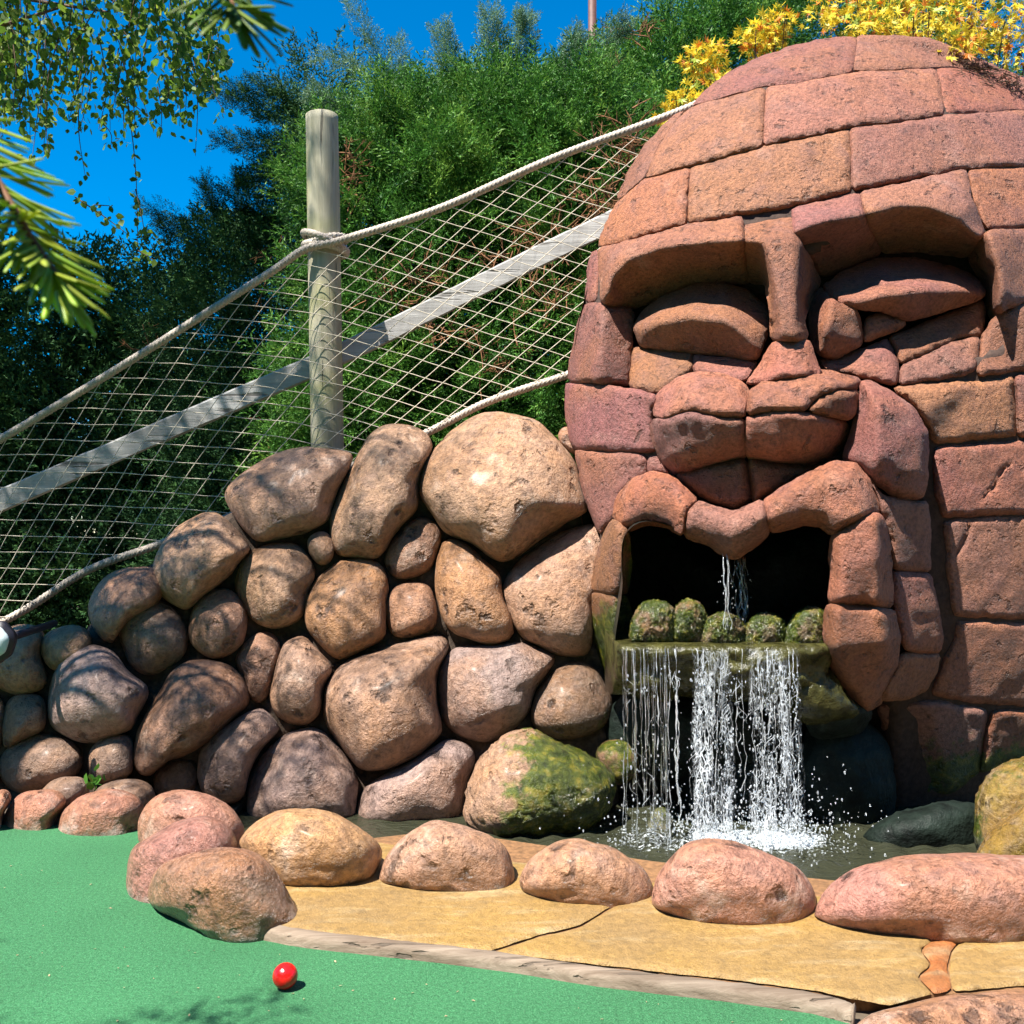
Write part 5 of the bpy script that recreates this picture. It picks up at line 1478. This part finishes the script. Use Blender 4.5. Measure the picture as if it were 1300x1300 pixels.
def plume(S, protos, pts, Y, size, seed, tint=.5, n=26, reps=4):
    """a feathery shoot along a curve given in pixels"""
    r = np.random.default_rng(seed)
    Yc = np.broadcast_to(np.asarray(Y, float), (len(pts),))
    path = spline([P(a, b, y) for (a, b), y in zip(pts, Yc)], n)
    t, nn_, bb = frames(path)
    for rep in range(reps):
        u = np.linspace(0, 1, n)
        th = r.uniform(0, 2 * math.pi, n)
        side = np.cos(th)[:, None] * nn_ + np.sin(th)[:, None] * bb
        dirs = t * 1.0 + side * .75
        rot = rand_rot(r, n, dirs, .12)
        scatter(S, protos[rep % len(protos)], path + r.normal(0, .006, (n, 3)), rot, size * (1.15 - .65 * u) * r.uniform(.75, 1.2, n), np.clip(tint + r.normal(0, .12, n), 0, 1))
def tree(name, base_px, Y, label, cat, group=None):
    b = P(base_px[0], base_px[1], Y); b = np.array([b[0], Y, 0.0])
    return thing(name, b, label, cat, group), b
def trunk(parent, base, pts, r0, r1, name="trunk", mat='bark', n=24):
    pth = spline(pts, n); u = np.linspace(0, 1, n)
    v, t, q = tube_geo(pth, r0 + (r1 - r0) * u, 9)
    v[:n * 9] += .012 * noise(v[:n * 9], 14)[:, None]
    s = Soup(); s.add(v, t=t, q=q)
    return link(name, s.mesh(name, MAT[mat], base), parent)
def dead_twigs(parent, base, zones, n, seed):
    r = np.random.default_rng(seed); S = Soup()
    for (px, py, Y, rx, ry) in zones:
        for _ in range(n):
            a, b = px + r.normal(0, rx), py + r.normal(0, ry)
            p0 = P(a, b, Y + r.normal(0, .06)); L = r.uniform(.07, .2); d = r.normal(size=3) * np.array([1, .4, .8]) + (0, -.2, .35); d /= np.linalg.norm(d)
            pth = spline([p0, p0 + d * L * .5 + r.normal(0, .01, 3), p0 + d * L], 5)
            v, t, q = tube_geo(pth, np.linspace(.0048, .0015, 5), 3, cap=False); S.add(v, q=q)
            for _k in range(5):
                u_ = r.uniform(.25, 1); c = pth[int(u_ * 4)]; e = d + r.normal(0, .7, 3); e /= np.linalg.norm(e)
                v, t, q = tube_geo([c, c + e * r.uniform(.02, .06)], [.0018, .0006], 3, cap=False); S.add(v, q=q)
    return tag(link("dead_twigs", S.mesh("dead_twigs", MAT['dead'], base), parent), kind="stuff")

# the big bright juniper behind the post
T, b = tree("juniper_tree", (620, 800), 4.9, "broad bright green juniper with feathery tips and brown dead patches behind the rope net", "tree", "conifers behind the net")
L1 = [(520, 300, 4.9, .55, .4, .65), (640, 250, 4.95, .6, .4, .5), (760, 320, 4.9, .45, .4, .6), (600, 470, 4.85, .7, .4, .55), (480, 500, 4.85, .45, .35, .55), (740, 500, 4.8, .5, .35, .5), (560, 215, 5.05, .4, .35, .28), (690, 190, 5.1, .5, .4, .3), (480, 640, 4.9, .5, .35, .4), (680, 640, 4.9, .6, .35, .4)]
crown(T, b, "crown", MAT['juniper'], L1, 9000, FAN, .20, .50, 31, up=.42, shell=.13, spread=.42, clumpf=5.0, gap_=.05)
crown(T, b, "inner_crown", MAT['juniper'], [(x_, y_, z_ + .12, a_ * .8, b_ * .6, c_ * .85) for x_, y_, z_, a_, b_, c_ in L1], 4600, BUSHY, .18, .02, 32, up=.4, shell=.2, spread=.5)  # dark tint stands in for shade between the outer sprays
r = np.random.default_rng(311); S = Soup()
for k in range(22):
    x0 = r.uniform(455, 830); y0 = r.uniform(165, 360); a = r.normal(-.25, .45); L = r.uniform(60, 110)
    plume(S, FAN, [(x0, y0), (x0 + L * .5 * math.sin(a), y0 - L * .5), (x0 + L * math.sin(a) * 1.15, y0 - L)], [4.62 + .0012 * abs(y0 - 330)] * 3, .15, 500 + k, r.uniform(.45, .85), 14)
link("sprays", S.mesh("sprays", MAT['juniper'], b, smooth=False), T)
trunk(T, b, [b + (0, .1, 0), b + (.03, .12, .9), P(610, 420, 5.0), P(590, 200, 5.05)], .07, .02)
S = Soup()
for k, (pts, tt) in enumerate([([(590, 260), (540, 160), (490, 90), (445, 2)], .62), ([(600, 200), (560, 130), (480, 100), (408, 72)], .7), ([(540, 210), (480, 160), (430, 135), (400, 118)], .6),
                  ([(610, 220), (590, 130), (570, 80), (560, 40)], .75), ([(640, 200), (630, 120), (625, 60), (622, 22)], .8), ([(650, 190), (650, 110), (662, 55), (668, 25)], .75),
                  ([(690, 190), (700, 120), (720, 80), (735, 50)], .65), ([(560, 230), (520, 170), (500, 130), (508, 60)], .65), ([(720, 200), (745, 120), (770, 60), (792, 30)], .5), ([(500, 240), (450, 200), (430, 180), (425, 150)], .55)]):
    plume(S, SPR, pts, [4.95, 4.95, 4.9, 4.85], .16, 50 + k, min(1, tt + .15), 36, 4)
link("feathery_shoots", S.mesh("feathery_shoots", MAT['bluejuniper'], b, smooth=False), T)
dead_twigs(T, b, [(800, 220, 4.42, 22, 36), (770, 270, 4.45, 26, 20), (690, 320, 4.46, 22, 20), (640, 330, 4.48, 20, 12), (510, 375, 4.46, 26, 8), (540, 360, 4.46, 14, 8), (705, 385, 4.42, 10, 8), (440, 235, 4.5, 8, 22), (630, 460, 4.4, 16, 8), (565, 420, 4.42, 14, 8), (800, 215, 4.38, 24, 34), (795, 200, 4.36, 20, 30), (770, 260, 4.38, 24, 24), (690, 325, 4.4, 22, 18)], 20, 71)

T, b = tree("juniper_tree", (900, 800), 5.9, "mid green juniper rising above the slope beside the head's crown", "tree", "conifers behind the net")
L2 = [(820, 175, 5.9, .5, .4, .42), (900, 140, 5.9, .5, .4, .5), (960, 90, 5.9, .5, .4, .45), (760, 230, 5.7, .45, .4, .45), (860, 260, 5.7, .6, .4, .5), (1010, 40, 6.0, .5, .4, .35), (860, 420, 5.8, .8, .4, .6), (1100, 60, 6.2, .6, .4, .5), (1240, 60, 6.2, .6, .4, .5)]
crown(T, b, "crown", MAT['juniper'], L2, 3000, FAN, .26, .60, 33, up=.55, shell=.16)
S = Soup()
for k, (pts, tt) in enumerate([([(800, 180), (815, 110), (830, 60), (845, 22)], .6), ([(850, 150), (865, 90), (880, 40), (892, 5)], .6), ([(900, 120), (915, 60), (930, 10), (940, -30)], .6), ([(770, 200), (780, 130), (786, 95), (800, 70)], .5), ([(950, 90), (965, 40), (985, 0), (995, -40)], .6)]):
    plume(S, SPR, pts, 5.7, .2, 80 + k, tt, 22)
link("shoots", S.mesh("shoots", MAT['juniper'], b, smooth=False), T)
trunk(T, b, [b, b + (0, .1, 1.2), P(880, 250, 5.9), P(900, 60, 5.9)], .08, .02)
dead_twigs(T, b, [(818, 42, 5.42, 14, 8), (775, 80, 5.4, 10, 6)], 12, 72)

T, b = tree("juniper_tree", (1560, 800), 5.6, "round juniper standing out of the picture to the right of the stone head", "tree", "conifers behind the net")
crown(T, b, "crown", MAT['juniper'], [(1520, 560, 5.6, .7, .4, .8), (1700, 600, 5.6, .8, .4, .7), (1560, 330, 5.7, .6, .4, .5), (1720, 420, 5.7, .6, .4, .5)], 350, FAN, .55, .55, 34, up=.8, shell=.2)
trunk(T, b, [b, b + (0, .1, 1.0), P(1580, 400, 5.7)], .08, .03)

# dark conifers in shade
T, b = tree("cypress_tree", (330, 800), 5.7, "dark cypress with ragged branch tips against the sky, behind the round post", "tree", "conifers behind the net")
L3 = [(425, 215, 5.75, .22, .3, .30), (405, 310, 5.7, .28, .35, .35), (310, 365, 5.7, .34, .35, .22), (420, 420, 5.6, .5, .35, .5), (330, 430, 5.7, .55, .35, .4), (360, 560, 5.7, .6, .35, .5), (350, 700, 5.7, .7, .35, .4), (420, 140, 5.8, .2, .25, .2)]
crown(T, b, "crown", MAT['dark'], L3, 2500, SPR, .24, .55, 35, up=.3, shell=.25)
S = Soup()
for k, (pts, tt) in enumerate([([(430, 190), (370, 150), (320, 130), (258, 108)], .75), ([(420, 210), (370, 195), (330, 185), (278, 178)], .55), ([(400, 260), (330, 275), (270, 285), (185, 262)], .55), ([(380, 320), (310, 300), (275, 270), (262, 235)], .5), ([(390, 290), (330, 290), (300, 250), (304, 232)], .5), ([(350, 330), (290, 320), (240, 300), (205, 285)], .45), ([(430, 170), (390, 140), (350, 115), (300, 112)], .8), ([(430, 240), (390, 225), (350, 215), (320, 222)], .45)]):
    plume(S, SPR, pts, [5.7, 5.65, 5.6, 5.55], .17, 90 + k, tt, 36, 4)
link("branch_tips", S.mesh("branch_tips", MAT['dark'], b, smooth=False), T)
trunk(T, b, [b, b + (0, .05, 1.2), P(390, 400, 5.75), P(415, 180, 5.8)], .07, .02)
dead_twigs(T, b, [(355, 340, 5.2, 14, 14), (200, 440, 5.4, 20, 20), (355, 560, 5.2, 10, 14)], 8, 73)

T, b = tree("pine_tree", (60, 800), 6.3, "dark bushy pine in deep shade filling the left behind the net", "tree", "conifers behind the net")
L4 = [(180, 395, 6.3, .5, .4, .32), (60, 420, 6.3, .7, .4, .45), (-80, 400, 6.4, .7, .4, .6), (240, 430, 6.2, .4, .4, .35), (120, 520, 6.3, .8, .4, .5), (-60, 580, 6.3, .8, .4, .6), (250, 560, 6.3, .6, .4, .5), (120, 700, 6.3, 1.0, .4, .5), (290, 690, 6.3, .7, .4, .5), (-120, 760, 6.3, .8, .4, .6), (30, 800, 6.3, 1.0, .4, .4), (250, 800, 6.3, 1.0, .4, .4)]
def holes(p):
    q = np.ones(len(p), bool)
    x = 650 + FPX * p[:, 0] / p[:, 1]; y = 680 - FPX * (p[:, 2] - CAM_H) / p[:, 1]
    for (hx, hy, sx, sy) in [(30, 440, 16, 6), (60, 380, 8, 6), (205, 360, 7, 5)]:
        q &= ~(((x - hx) / sx) ** 2 + ((y - hy) / sy) ** 2 + .8 * noise(p, 14, 4) < 1)
    return q
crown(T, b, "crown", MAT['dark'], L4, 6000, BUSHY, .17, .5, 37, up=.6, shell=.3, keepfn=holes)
trunk(T, b, [b, b + (0, .1, 1.0), P(80, 500, 6.4), P(120, 400, 6.4)], .10, .03)

T, b = tree("hedge", (150, 800), 7.4, "dark hedge in shade far behind the rope net", "hedge")
L5 = [(x, y, 7.4, .75, .35, .45) for x in range(-260, 620, 95) for y in (560, 690, 800)]
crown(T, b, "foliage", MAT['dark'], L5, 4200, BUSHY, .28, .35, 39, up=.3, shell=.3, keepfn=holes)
trunk(T, b, [b, b + (0, .1, .6), P(150, 560, 7.4)], .05, .02, "stem")

# ------------------------------------------------------------------ birch overhead
birch_b = np.array([-4.6, 5.6, 0.0])
BT = thing("birch_tree", birch_b, "birch with small loose leaves hanging over the top left corner against the sky", "tree")
trunk(BT, birch_b, [birch_b, birch_b + (.1, 0, 1.5), birch_b + (.35, -.1, 3.2), birch_b + (.6, -.2, 5.2)], .13, .05)
bl = np.array([(0, 0, 0), (.36, 0, .30), (.30, 0, .62), (0, 0.02, 1.0), (-.30, 0, .62), (-.36, 0, .30)], float)
BL = (bl, np.array([(0, 1, 2), (0, 2, 3), (0, 3, 4), (0, 4, 5)]), np.array([-.1, 0, 0, .1, 0, 0]))
r = np.random.default_rng(41)
S = Soup(); Sb = Soup()
def leaf_cloud(n, pos, size, tint):
    rot = rand_rot(r, n, np.tile([[0, 0, -1.0]], (n, 1)), .75)
    scatter(S, BL, pos, rot, size * r.uniform(.7, 1.25, n), np.clip(tint + r.normal(0, .2, n), 0, 1))
# hanging branchlets in view: (start px, end px, leaves)
hang = []
for k in range(120):
    x0 = r.uniform(-60, 275); y0 = r.uniform(-60, 95); ln = r.uniform(35, 120) * (1.0 if x0 < 230 else .6)
    y1 = min(y0 + ln, 205 - 0.16 * max(0, x0))
    hang.append((x0, y0, x0 + r.uniform(-25, 25), y1, int(13 + ln * .16)))
for (x0, y0, x1, y1, n) in [(235, 40, 248, 198, 34), (160, 110, 175, 320, 34), (172, 240, 185, 305, 12), (100, 120, 108, 222, 26), (125, 150, 140, 190, 14), (95, 250, 165, 300, 22), (30, 120, 20, 150, 16), (150, 120, 205, 160, 20), (245, 30, 290, 95, 26), (120, 260, 140, 262, 8), (175, 318, 195, 330, 8), (200, 110, 205, 165, 18), (60, 130, 62, 200, 22), (0, 90, -5, 230, 40), (225, 100, 228, 160, 16)]:
    hang.append((x0, y0, x1, y1, n))
for (x0, y0, x1, y1, n) in hang:
    Yd = r.uniform(4.6, 5.5)
    pth = spline([P(x0, y0, Yd), P((x0 * .4 + x1 * .6) + r.uniform(-8, 8), (y0 + y1) / 2, Yd), P(x1, y1, Yd)], 10)
    v, t, q = tube_geo(pth, np.linspace(.004, .0015, 10), 3, cap=False); Sb.add(v, q=q)
    k = r.uniform(0, 9, n); i0 = k.astype(int); f_ = (k - i0)[:, None]
    pos = pth[i0] * (1 - f_) + pth[np.minimum(i0 + 1, 9)] * f_ + r.normal(0, .022, (n, 3))
    leaf_cloud(n, pos, .040, .50)
# dense canopy outside the frame that shades the dark conifers
n = 11000
pos = np.stack([r.uniform(-5.2, -1.75, n), r.uniform(3.5, 6.2, n), r.uniform(3.35, 5.6, n)], -1)
kp = noise(pos, 1.1, 5) > -.12
pos = pos[kp]
pos = pos[(pos[:, 0] < -1.6 - .25 * (pos[:, 2] - 3.3))]
leaf_cloud(len(pos), pos, .062, .45)
for k in range(46):
    e = pos[r.integers(len(pos))]
    z = r.uniform(2.2, 4.6); o_ = birch_b + (.1 + .1 * z, -.03 * z, z)
    v, t, q = tube_geo(spline([o_, (o_ + e) / 2 + (0, 0, .25), e], 8), np.linspace(.028, .006, 8), 5, cap=False); Sb.add(v, q=q)
link("crown", S.mesh("crown", MAT['birch'], birch_b, smooth=False), BT)
link("branches", Sb.mesh("branches", MAT['bark'], birch_b), BT)

# ------------------------------------------------------------------ unseen trees added behind the camera to cut sky fill on the face
r = np.random.default_rng(77)
for k, (x, y, h, w) in enumerate([(-6.0, -2.6, 4.6, 2.3), (-2.2, -4.6, 4.8, 2.4), (2.0, -4.4, 5.0, 2.5), (5.6, -2.2, 4.8, 2.4)]):
    tb = np.array([x, y, 0.0])
    tt = thing("broadleaf_tree", tb, ["leafy tree at the left end of the row behind the viewer", "leafy tree second from the left in the row behind the viewer", "leafy tree second from the right in the row behind the viewer", "leafy tree at the right end of the row behind the viewer"][k], "tree", "trees behind the viewer")
    trunk(tt, tb, [tb, tb + (.05, 0, h * .4), tb + (0, .1, h * .8)], .14, .05)
    d = r.normal(size=(5200, 3)); d /= np.linalg.norm(d, axis=1)[:, None]
    p = tb + (0, 0, h * .55) + d * np.array([w, w * .7, h * .47]) * (1 - np.abs(r.normal(0, .2, 5200)))[:, None]
    S2 = Soup(); scatter(S2, BL, p, rand_rot(r, len(p), d + np.array([0, 0, -.3]), .6), r.uniform(.16, .30, len(p)), np.clip(r.normal(.35, .2, len(p)), 0, 1))
    link("crown", S2.mesh("crown", MAT['birch'], tb, smooth=False), tt)

# ------------------------------------------------------------------ firs on the left whose shade dapples the wall
NE = spray_proto(15, side=16, sub=1, ang=62, leaf=.26, width=.018, taper=.1, flat=.9)
def fir(base, h, label, branches, seed, r0=.11):
    base = np.asarray(base, float)
    r = np.random.default_rng(seed)
    F_ = thing("fir_tree", base, label, "tree", "firs on the left of the green")
    trunk(F_, base, [base, base + (.02, 0, h * .5), base + (0, .02, h)], r0, .02)
    Sb, Sl = Soup(), Soup()
    for (z, az, L, dr) in branches:
        o_ = base + (0, 0, z); d = np.array([math.cos(az), math.sin(az), dr])
        pth = spline([o_, o_ + d * L * .5 + (0, 0, .05), o_ + d * L + (0, 0, -.10)], 14)
        v, t, q = tube_geo(pth, np.linspace(.018, .004, 14), 5, cap=False); Sb.add(v, q=q)
        m = int(L * 34)
        k = r.uniform(3, 13, m); i0 = np.minimum(k.astype(int), 12); f = (k - i0)[:, None]
        pos = pth[i0] * (1 - f) + pth[i0 + 1] * f
        sd = np.cross(d, (0, 0, 1)); sd /= np.linalg.norm(sd)
        dirs = d[None] * .7 + sd[None] * r.choice([-1, 1], m)[:, None] * .9 + np.array([0, 0, -.1])
        scatter(Sl, NE, pos, rand_rot(r, m, dirs, .2), r.uniform(.12, .26, m), np.clip(.5 + r.normal(0, .2, m), 0, 1))
    link("branches", Sb.mesh("branches", MAT['bark'], base), F_)
    link("needles", Sl.mesh("needles", MAT['firfoliage'], base, smooth=False), F_)
    return F_, base
r = np.random.default_rng(43)
br = []
for k in range(50):
    z = r.uniform(1.9, 5.4); az = r.uniform(-math.pi, math.pi)
    Lb = r.uniform(.55, 1.15) * (1.15 - .1 * z)
    tip = np.array([-2.4 + math.cos(az) * Lb, 2.1 + math.sin(az) * Lb]) - np.array([SUN.x, SUN.y]) / SUN.z * z
    if tip[1] < 2.72 and tip[0] > -1.9: continue
    br.append((z, az, Lb, r.uniform(-.25, .12))); continue
    br.append((z, az, r.uniform(.55, 1.15) * (1.15 - .1 * z) * (.75 if math.sin(az) < -.2 else 1), r.uniform(-.25, .12)))
fir((-2.4, 2.1, 0), 5.8, "tall fir standing left of the wall, its shade dappling the boulders", br, 44)
br = [(r.uniform(2.2, 3.3), r.uniform(1.9, 4.4), r.uniform(.3, .6), -.1) for k in range(14)]
F2, b2 = fir((-2.3, 0.26, 0), 3.4, "fir close to the camera whose twig tips hang into the view", br + [(2.08, .385, 1.14, -.02)], 46, .07)

def shoot(stem_px, Y, n_side, length, width, seed, colr, tipfan=9):
    """a near fir shoot: twig with every needle its own piece"""
    r = np.random.default_rng(seed)
    path = spline([P(a, b, y) for (a, b), y in zip(stem_px, Y)], 40)
    s = Soup()
    rad = np.linspace(.0022, .0014, 40) * (1 + .25 * noise(path, 500))
    v, t, q = tube_geo(path, rad, 10); s.add(v, t=t, q=q)
    tw = link("twig", s.mesh("twig", MAT['twig'], b2), F2)
    # needle mesh: flat blade with rounded tip and a keel
    nn = 9
    u = np.array([0, .06, .2, .4, .6, .78, .9, .97, 1.0]); w = np.array([.45, .6, .85, 1, 1, .95, .85, .6, .15])
    V = np.concatenate([np.stack([-w, 0 * w + .25 * w, u], -1), np.stack([0 * w, -.15 * w, u], -1), np.stack([w, .25 * w, u], -1), np.stack([0 * w, .55 * w, u], -1)])
    V[:, 0] *= width; V[:, 1] *= width; V[:, 2] *= length
    V[:, 1] += length * .06 * np.tile(u, 4) ** 2
    Q = []
    for a, b_ in ((0, 1), (1, 2), (2, 3), (3, 0)):
        i = np.arange(nn - 1)
        Q.append(np.stack([a * nn + i, b_ * nn + i, b_ * nn + i + 1, a * nn + i + 1], -1))
    nm = mesh_np("needle", V, None, np.concatenate(Q), MAT['needle'])
    t, n_, b_ = frames(path)
    first = True
    for k in range(n_side + tipfan):
        if k < n_side:
            i = int(1 + k / n_side * 37); sgn = 1 if k % 2 else -1
            ang = math.radians(r.uniform(52, 78) - 22 * (k / n_side)); roll = r.normal(0, .42)
        else:
            i = 38; sgn = r.choice([-1, 1]); ang = math.radians(r.uniform(4, 42)); roll = r.uniform(-1.2, 1.2)
        side = sgn * (math.cos(roll) * n_[i] + math.sin(roll) * b_[i])
        z = math.cos(ang) * t[i] + math.sin(ang) * side; z /= np.linalg.norm(z)
        y = np.cross(z, np.cross(np.array([0, -.4, 1.0]) + r.normal(0, .25, 3), z)); y /= np.linalg.norm(y)
        x = np.cross(y, z)
        L = r.uniform(.8, 1.12)
        M4 = Matrix(((x[0], y[0], z[0] * L, 0), (x[1], y[1], z[1] * L, 0), (x[2], y[2], z[2] * L, 0), (0, 0, 0, 1)))
        p = path[i] - b2
        M4.translation = Vector(p)
        o = bpy.data.objects.new("needle", nm); col.objects.link(o)
        o.parent = tw; o.matrix_local = M4
        c = np.array(colr) * r.uniform(.75, 1.2) * np.array([r.uniform(.8, 1.3), 1, r.uniform(.6, 1.3)])
        o.color = (*c, 1)
    return tw
shoot([(-150, -60), (-70, 110), (-5, 228), (35, 295), (72, 352)], [.62, .44, .40, .39, .385], 150, .0275, .0018, 51, (0.34, 0.48, 0.05), 12)
shoot([(235, -190), (262, -90), (282, -25), (296, 12)], [.50, .42, .385, .375], 44, .026, .0018, 52, (0.14, 0.24, 0.03), 16)

# ------------------------------------------------------------------ yellow leaved shrub over the head
def palm_leaf():
    V = [(0, 0, 0)]; 
    ang = np.radians([-118, -90, -62, -40, -18, 0, 18, 40, 62, 90, 118]) 
    rad = [.45, .2, .75, .3, .26, 1.0, .26, .3, .75, .2, .45]
    rad = [.42, .2, .72, .30, .88, .34, 1.0, .34, .88, .30, .72, .2, .42]; ang = np.radians(np.linspace(-125, 125, 13))
    for a, q in zip(ang, rad):
        V.append((math.sin(a) * q * .62, .10 * q * q, math.cos(a) * q * .62 + .30))
    V[0] = (0, .02, .25)
    V = np.array(V); F = [(0, i, i + 1) for i in range(1, 13)]
    s = np.array([(-.012, 0, -.25), (.012, 0, -.25), (.0, .0, .28)])
    return np.concatenate([V, s]), np.array(F + [(14, 15, 16)])
LV, LF = palm_leaf()
def leaf_shrub(name, label, base, lobes, n, size, cols, seed, stems, group=None, fill=0):
    r = np.random.default_rng(seed)
    base = np.asarray(base, float)
    T_ = thing(name, base, label, "shrub", group)
    S = Soup()
    p, d, rad = lobe_points(r, lobes, int(n * 1.1), .28)
    p, d = p[:n], d[:n]
    lm_ = mesh_np("leaf", LV * size, LF, None, MAT['leaf'], False)
    rot = rand_rot(r, n, d + np.array([0, -.2, -.35]), .55)
    for k in range(n):
        R = rot[k]
        # blade roughly facing out and up
        y = d[k] + np.array([0, -.5, .6]) + r.normal(0, .4, 3); z = R[:, 2]; y = y - z * (y @ z); y /= np.linalg.norm(y); x = np.cross(y, z)
        sc = r.uniform(.7, 1.25)
        M4 = Matrix(((x[0] * sc, y[0] * sc, z[0] * sc, 0), (x[1] * sc, y[1] * sc, z[1] * sc, 0), (x[2] * sc, y[2] * sc, z[2] * sc, 0), (0, 0, 0, 1)))
        M4.translation = Vector(p[k] - base)
        o = bpy.data.objects.new("leaf", lm_); col.objects.link(o); o.parent = T_; o.matrix_local = M4
        c = np.array(cols(p[k], r)) * r.uniform(.8, 1.15); o.color = (*np.clip(c, 0, 1), 1)
    if fill:
        # the smaller leaves deeper in the shrub, past the count of single leaves
        pf, df, _ = lobe_points(r, lobes, fill, .45)
        pf[:, 1] += .03
        for nm, f0, c in (("inner_leaves", 0.0, YEL), ("inner_leaves", .8, GRN), ("inner_leaves", .9, ORA)):
            f1 = {0.0: .8, .8: .9, .9: 1.0}[f0]
            a_, b_ = int(len(pf) * f0), int(len(pf) * f1)
            Sf = Soup(); m = b_ - a_
            scatter(Sf, (LV, LF, np.zeros(len(LV))), pf[a_:b_], rand_rot(r, m, df[a_:b_] + np.array([0, -.2, -.3]), .6), size * r.uniform(.55, 1.0, m), np.zeros(m))
            tag(link(nm, Sf.mesh(nm, MAT['leaf'], base, smooth=False), T_, c), kind="stuff")
    for k in range(stems):
        e = p[r.integers(n)]
        v, t, q = tube_geo(spline([base + (r.normal(0, .05), r.normal(0, .03), 0), (base * .4 + e * .6) + (0, .12, .05), e], 16), np.linspace(.012, .002, 16), 5, cap=False); S.add(v, q=q)
    link("stems", S.mesh("stems", MAT['bark'], base), T_)
    return T_
YEL, ORA, GRN, RED = (0.7616, 0.5914, 0.0448), (0.6093, 0.1971, 0.0224), (0.2688, 0.3405, 0.03584), (0.1434, 0.04032, 0.0224)
def pxof(p): return 650 + FPX * p[0] / p[1], 680 - FPX * (p[2] - CAM_H) / p[1]
def c1(p, r):
    x, y = pxof(p); u = r.uniform()
    if x > 1225 and u < .5: return RED if u < .3 else ORA
    if x < 1060 and u < .35: return ORA
    return ORA if u < .08 else (GRN if u < .24 else (YEL if u < .75 else (0.80, 0.66, 0.16)))
leaf_shrub("maple_shrub", "yellow leaved maple shrub with a few orange and dark leaves above the head's crown", (1.75, 4.15, 0),
           [(1090, 18, 3.62, .13, .12, .10), (1150, 5, 3.58, .16, .14, .11), (1210, 22, 3.52, .13, .13, .10), (1245, 48, 3.48, .09, .10, .07), (1120, 40, 3.5, .10, .1, .05), (1300, 30, 3.6, .15, .12, .15), (1040, 10, 3.7, .06, .08, .07), (1200, -50, 3.7, .35, .15, .12), (1160, 34, 3.34, .10, .07, .05), (1222, 58, 3.26, .08, .06, .045), (1110, 26, 3.36, .07, .06, .045)], 295, .052, c1, 61, 16, fill=1700)
def c2(p, r):
    x, y = pxof(p); u = r.uniform()
    if x < 880 and y > 105: return GRN if u < .55 else YEL
    return ORA if u < .16 else (YEL if u < .85 else GRN)
leaf_shrub("maple_shrub", "yellow and orange shrub peeping out behind the left side of the head's crown", (1.05, 4.3, 0),
           [(895, 78, 3.66, .09, .09, .07), (965, 50, 3.68, .10, .09, .06), (915, 110, 3.6, .08, .08, .05), (868, 128, 3.62, .06, .06, .05), (985, 30, 3.7, .06, .07, .05), (845, 142, 3.6, .035, .04, .03)], 170, .046, c2, 62, 12, fill=700)
# fallen twigs and needles on the head's crown
S = Soup(); r = np.random.default_rng(63)
for k in range(120):
    a, b_ = r.uniform(1215, 1300), 0
    b_ = 78 + (a - 1215) * .32 + r.uniform(-8, 16)
    p0 = head_map(np.array([a]), np.array([b_]), .012)[0]
    d = r.normal(size=3) * (1, .5, .3); d /= np.linalg.norm(d)
    v, t, q = tube_geo([p0, p0 + d * r.uniform(.02, .07)], [.0016, .0008], 3, cap=False); S.add(v, q=q)
b_ = head_map(np.array([1255.]), np.array([100.]), 0)[0]
lt = link("leaf_litter", S.mesh("leaf_litter", MAT['bark'], b_), loc=b_)
tag(lt, "dry brown twig litter lying on the head's crown", "litter", kind="stuff")

# little weed between the low boulders
wb = P(118.0, 1003.0, 2.70)
S = Soup(); r = np.random.default_rng(64)
n = 16
scatter(S, BL, np.tile(wb, (n, 1)) + r.normal(0, .012, (n, 3)) + (0, 0, .01), rand_rot(r, n, np.tile([[0, -.3, .8]], (n, 1)), .7), r.uniform(.018, .034, n), r.uniform(.4, .9, n))
wd = link("weed", S.mesh("weed", MAT['juniper'], wb, smooth=False), loc=wb)
tag(wd, "tiny bright green weed growing between the low boulders", "weed")
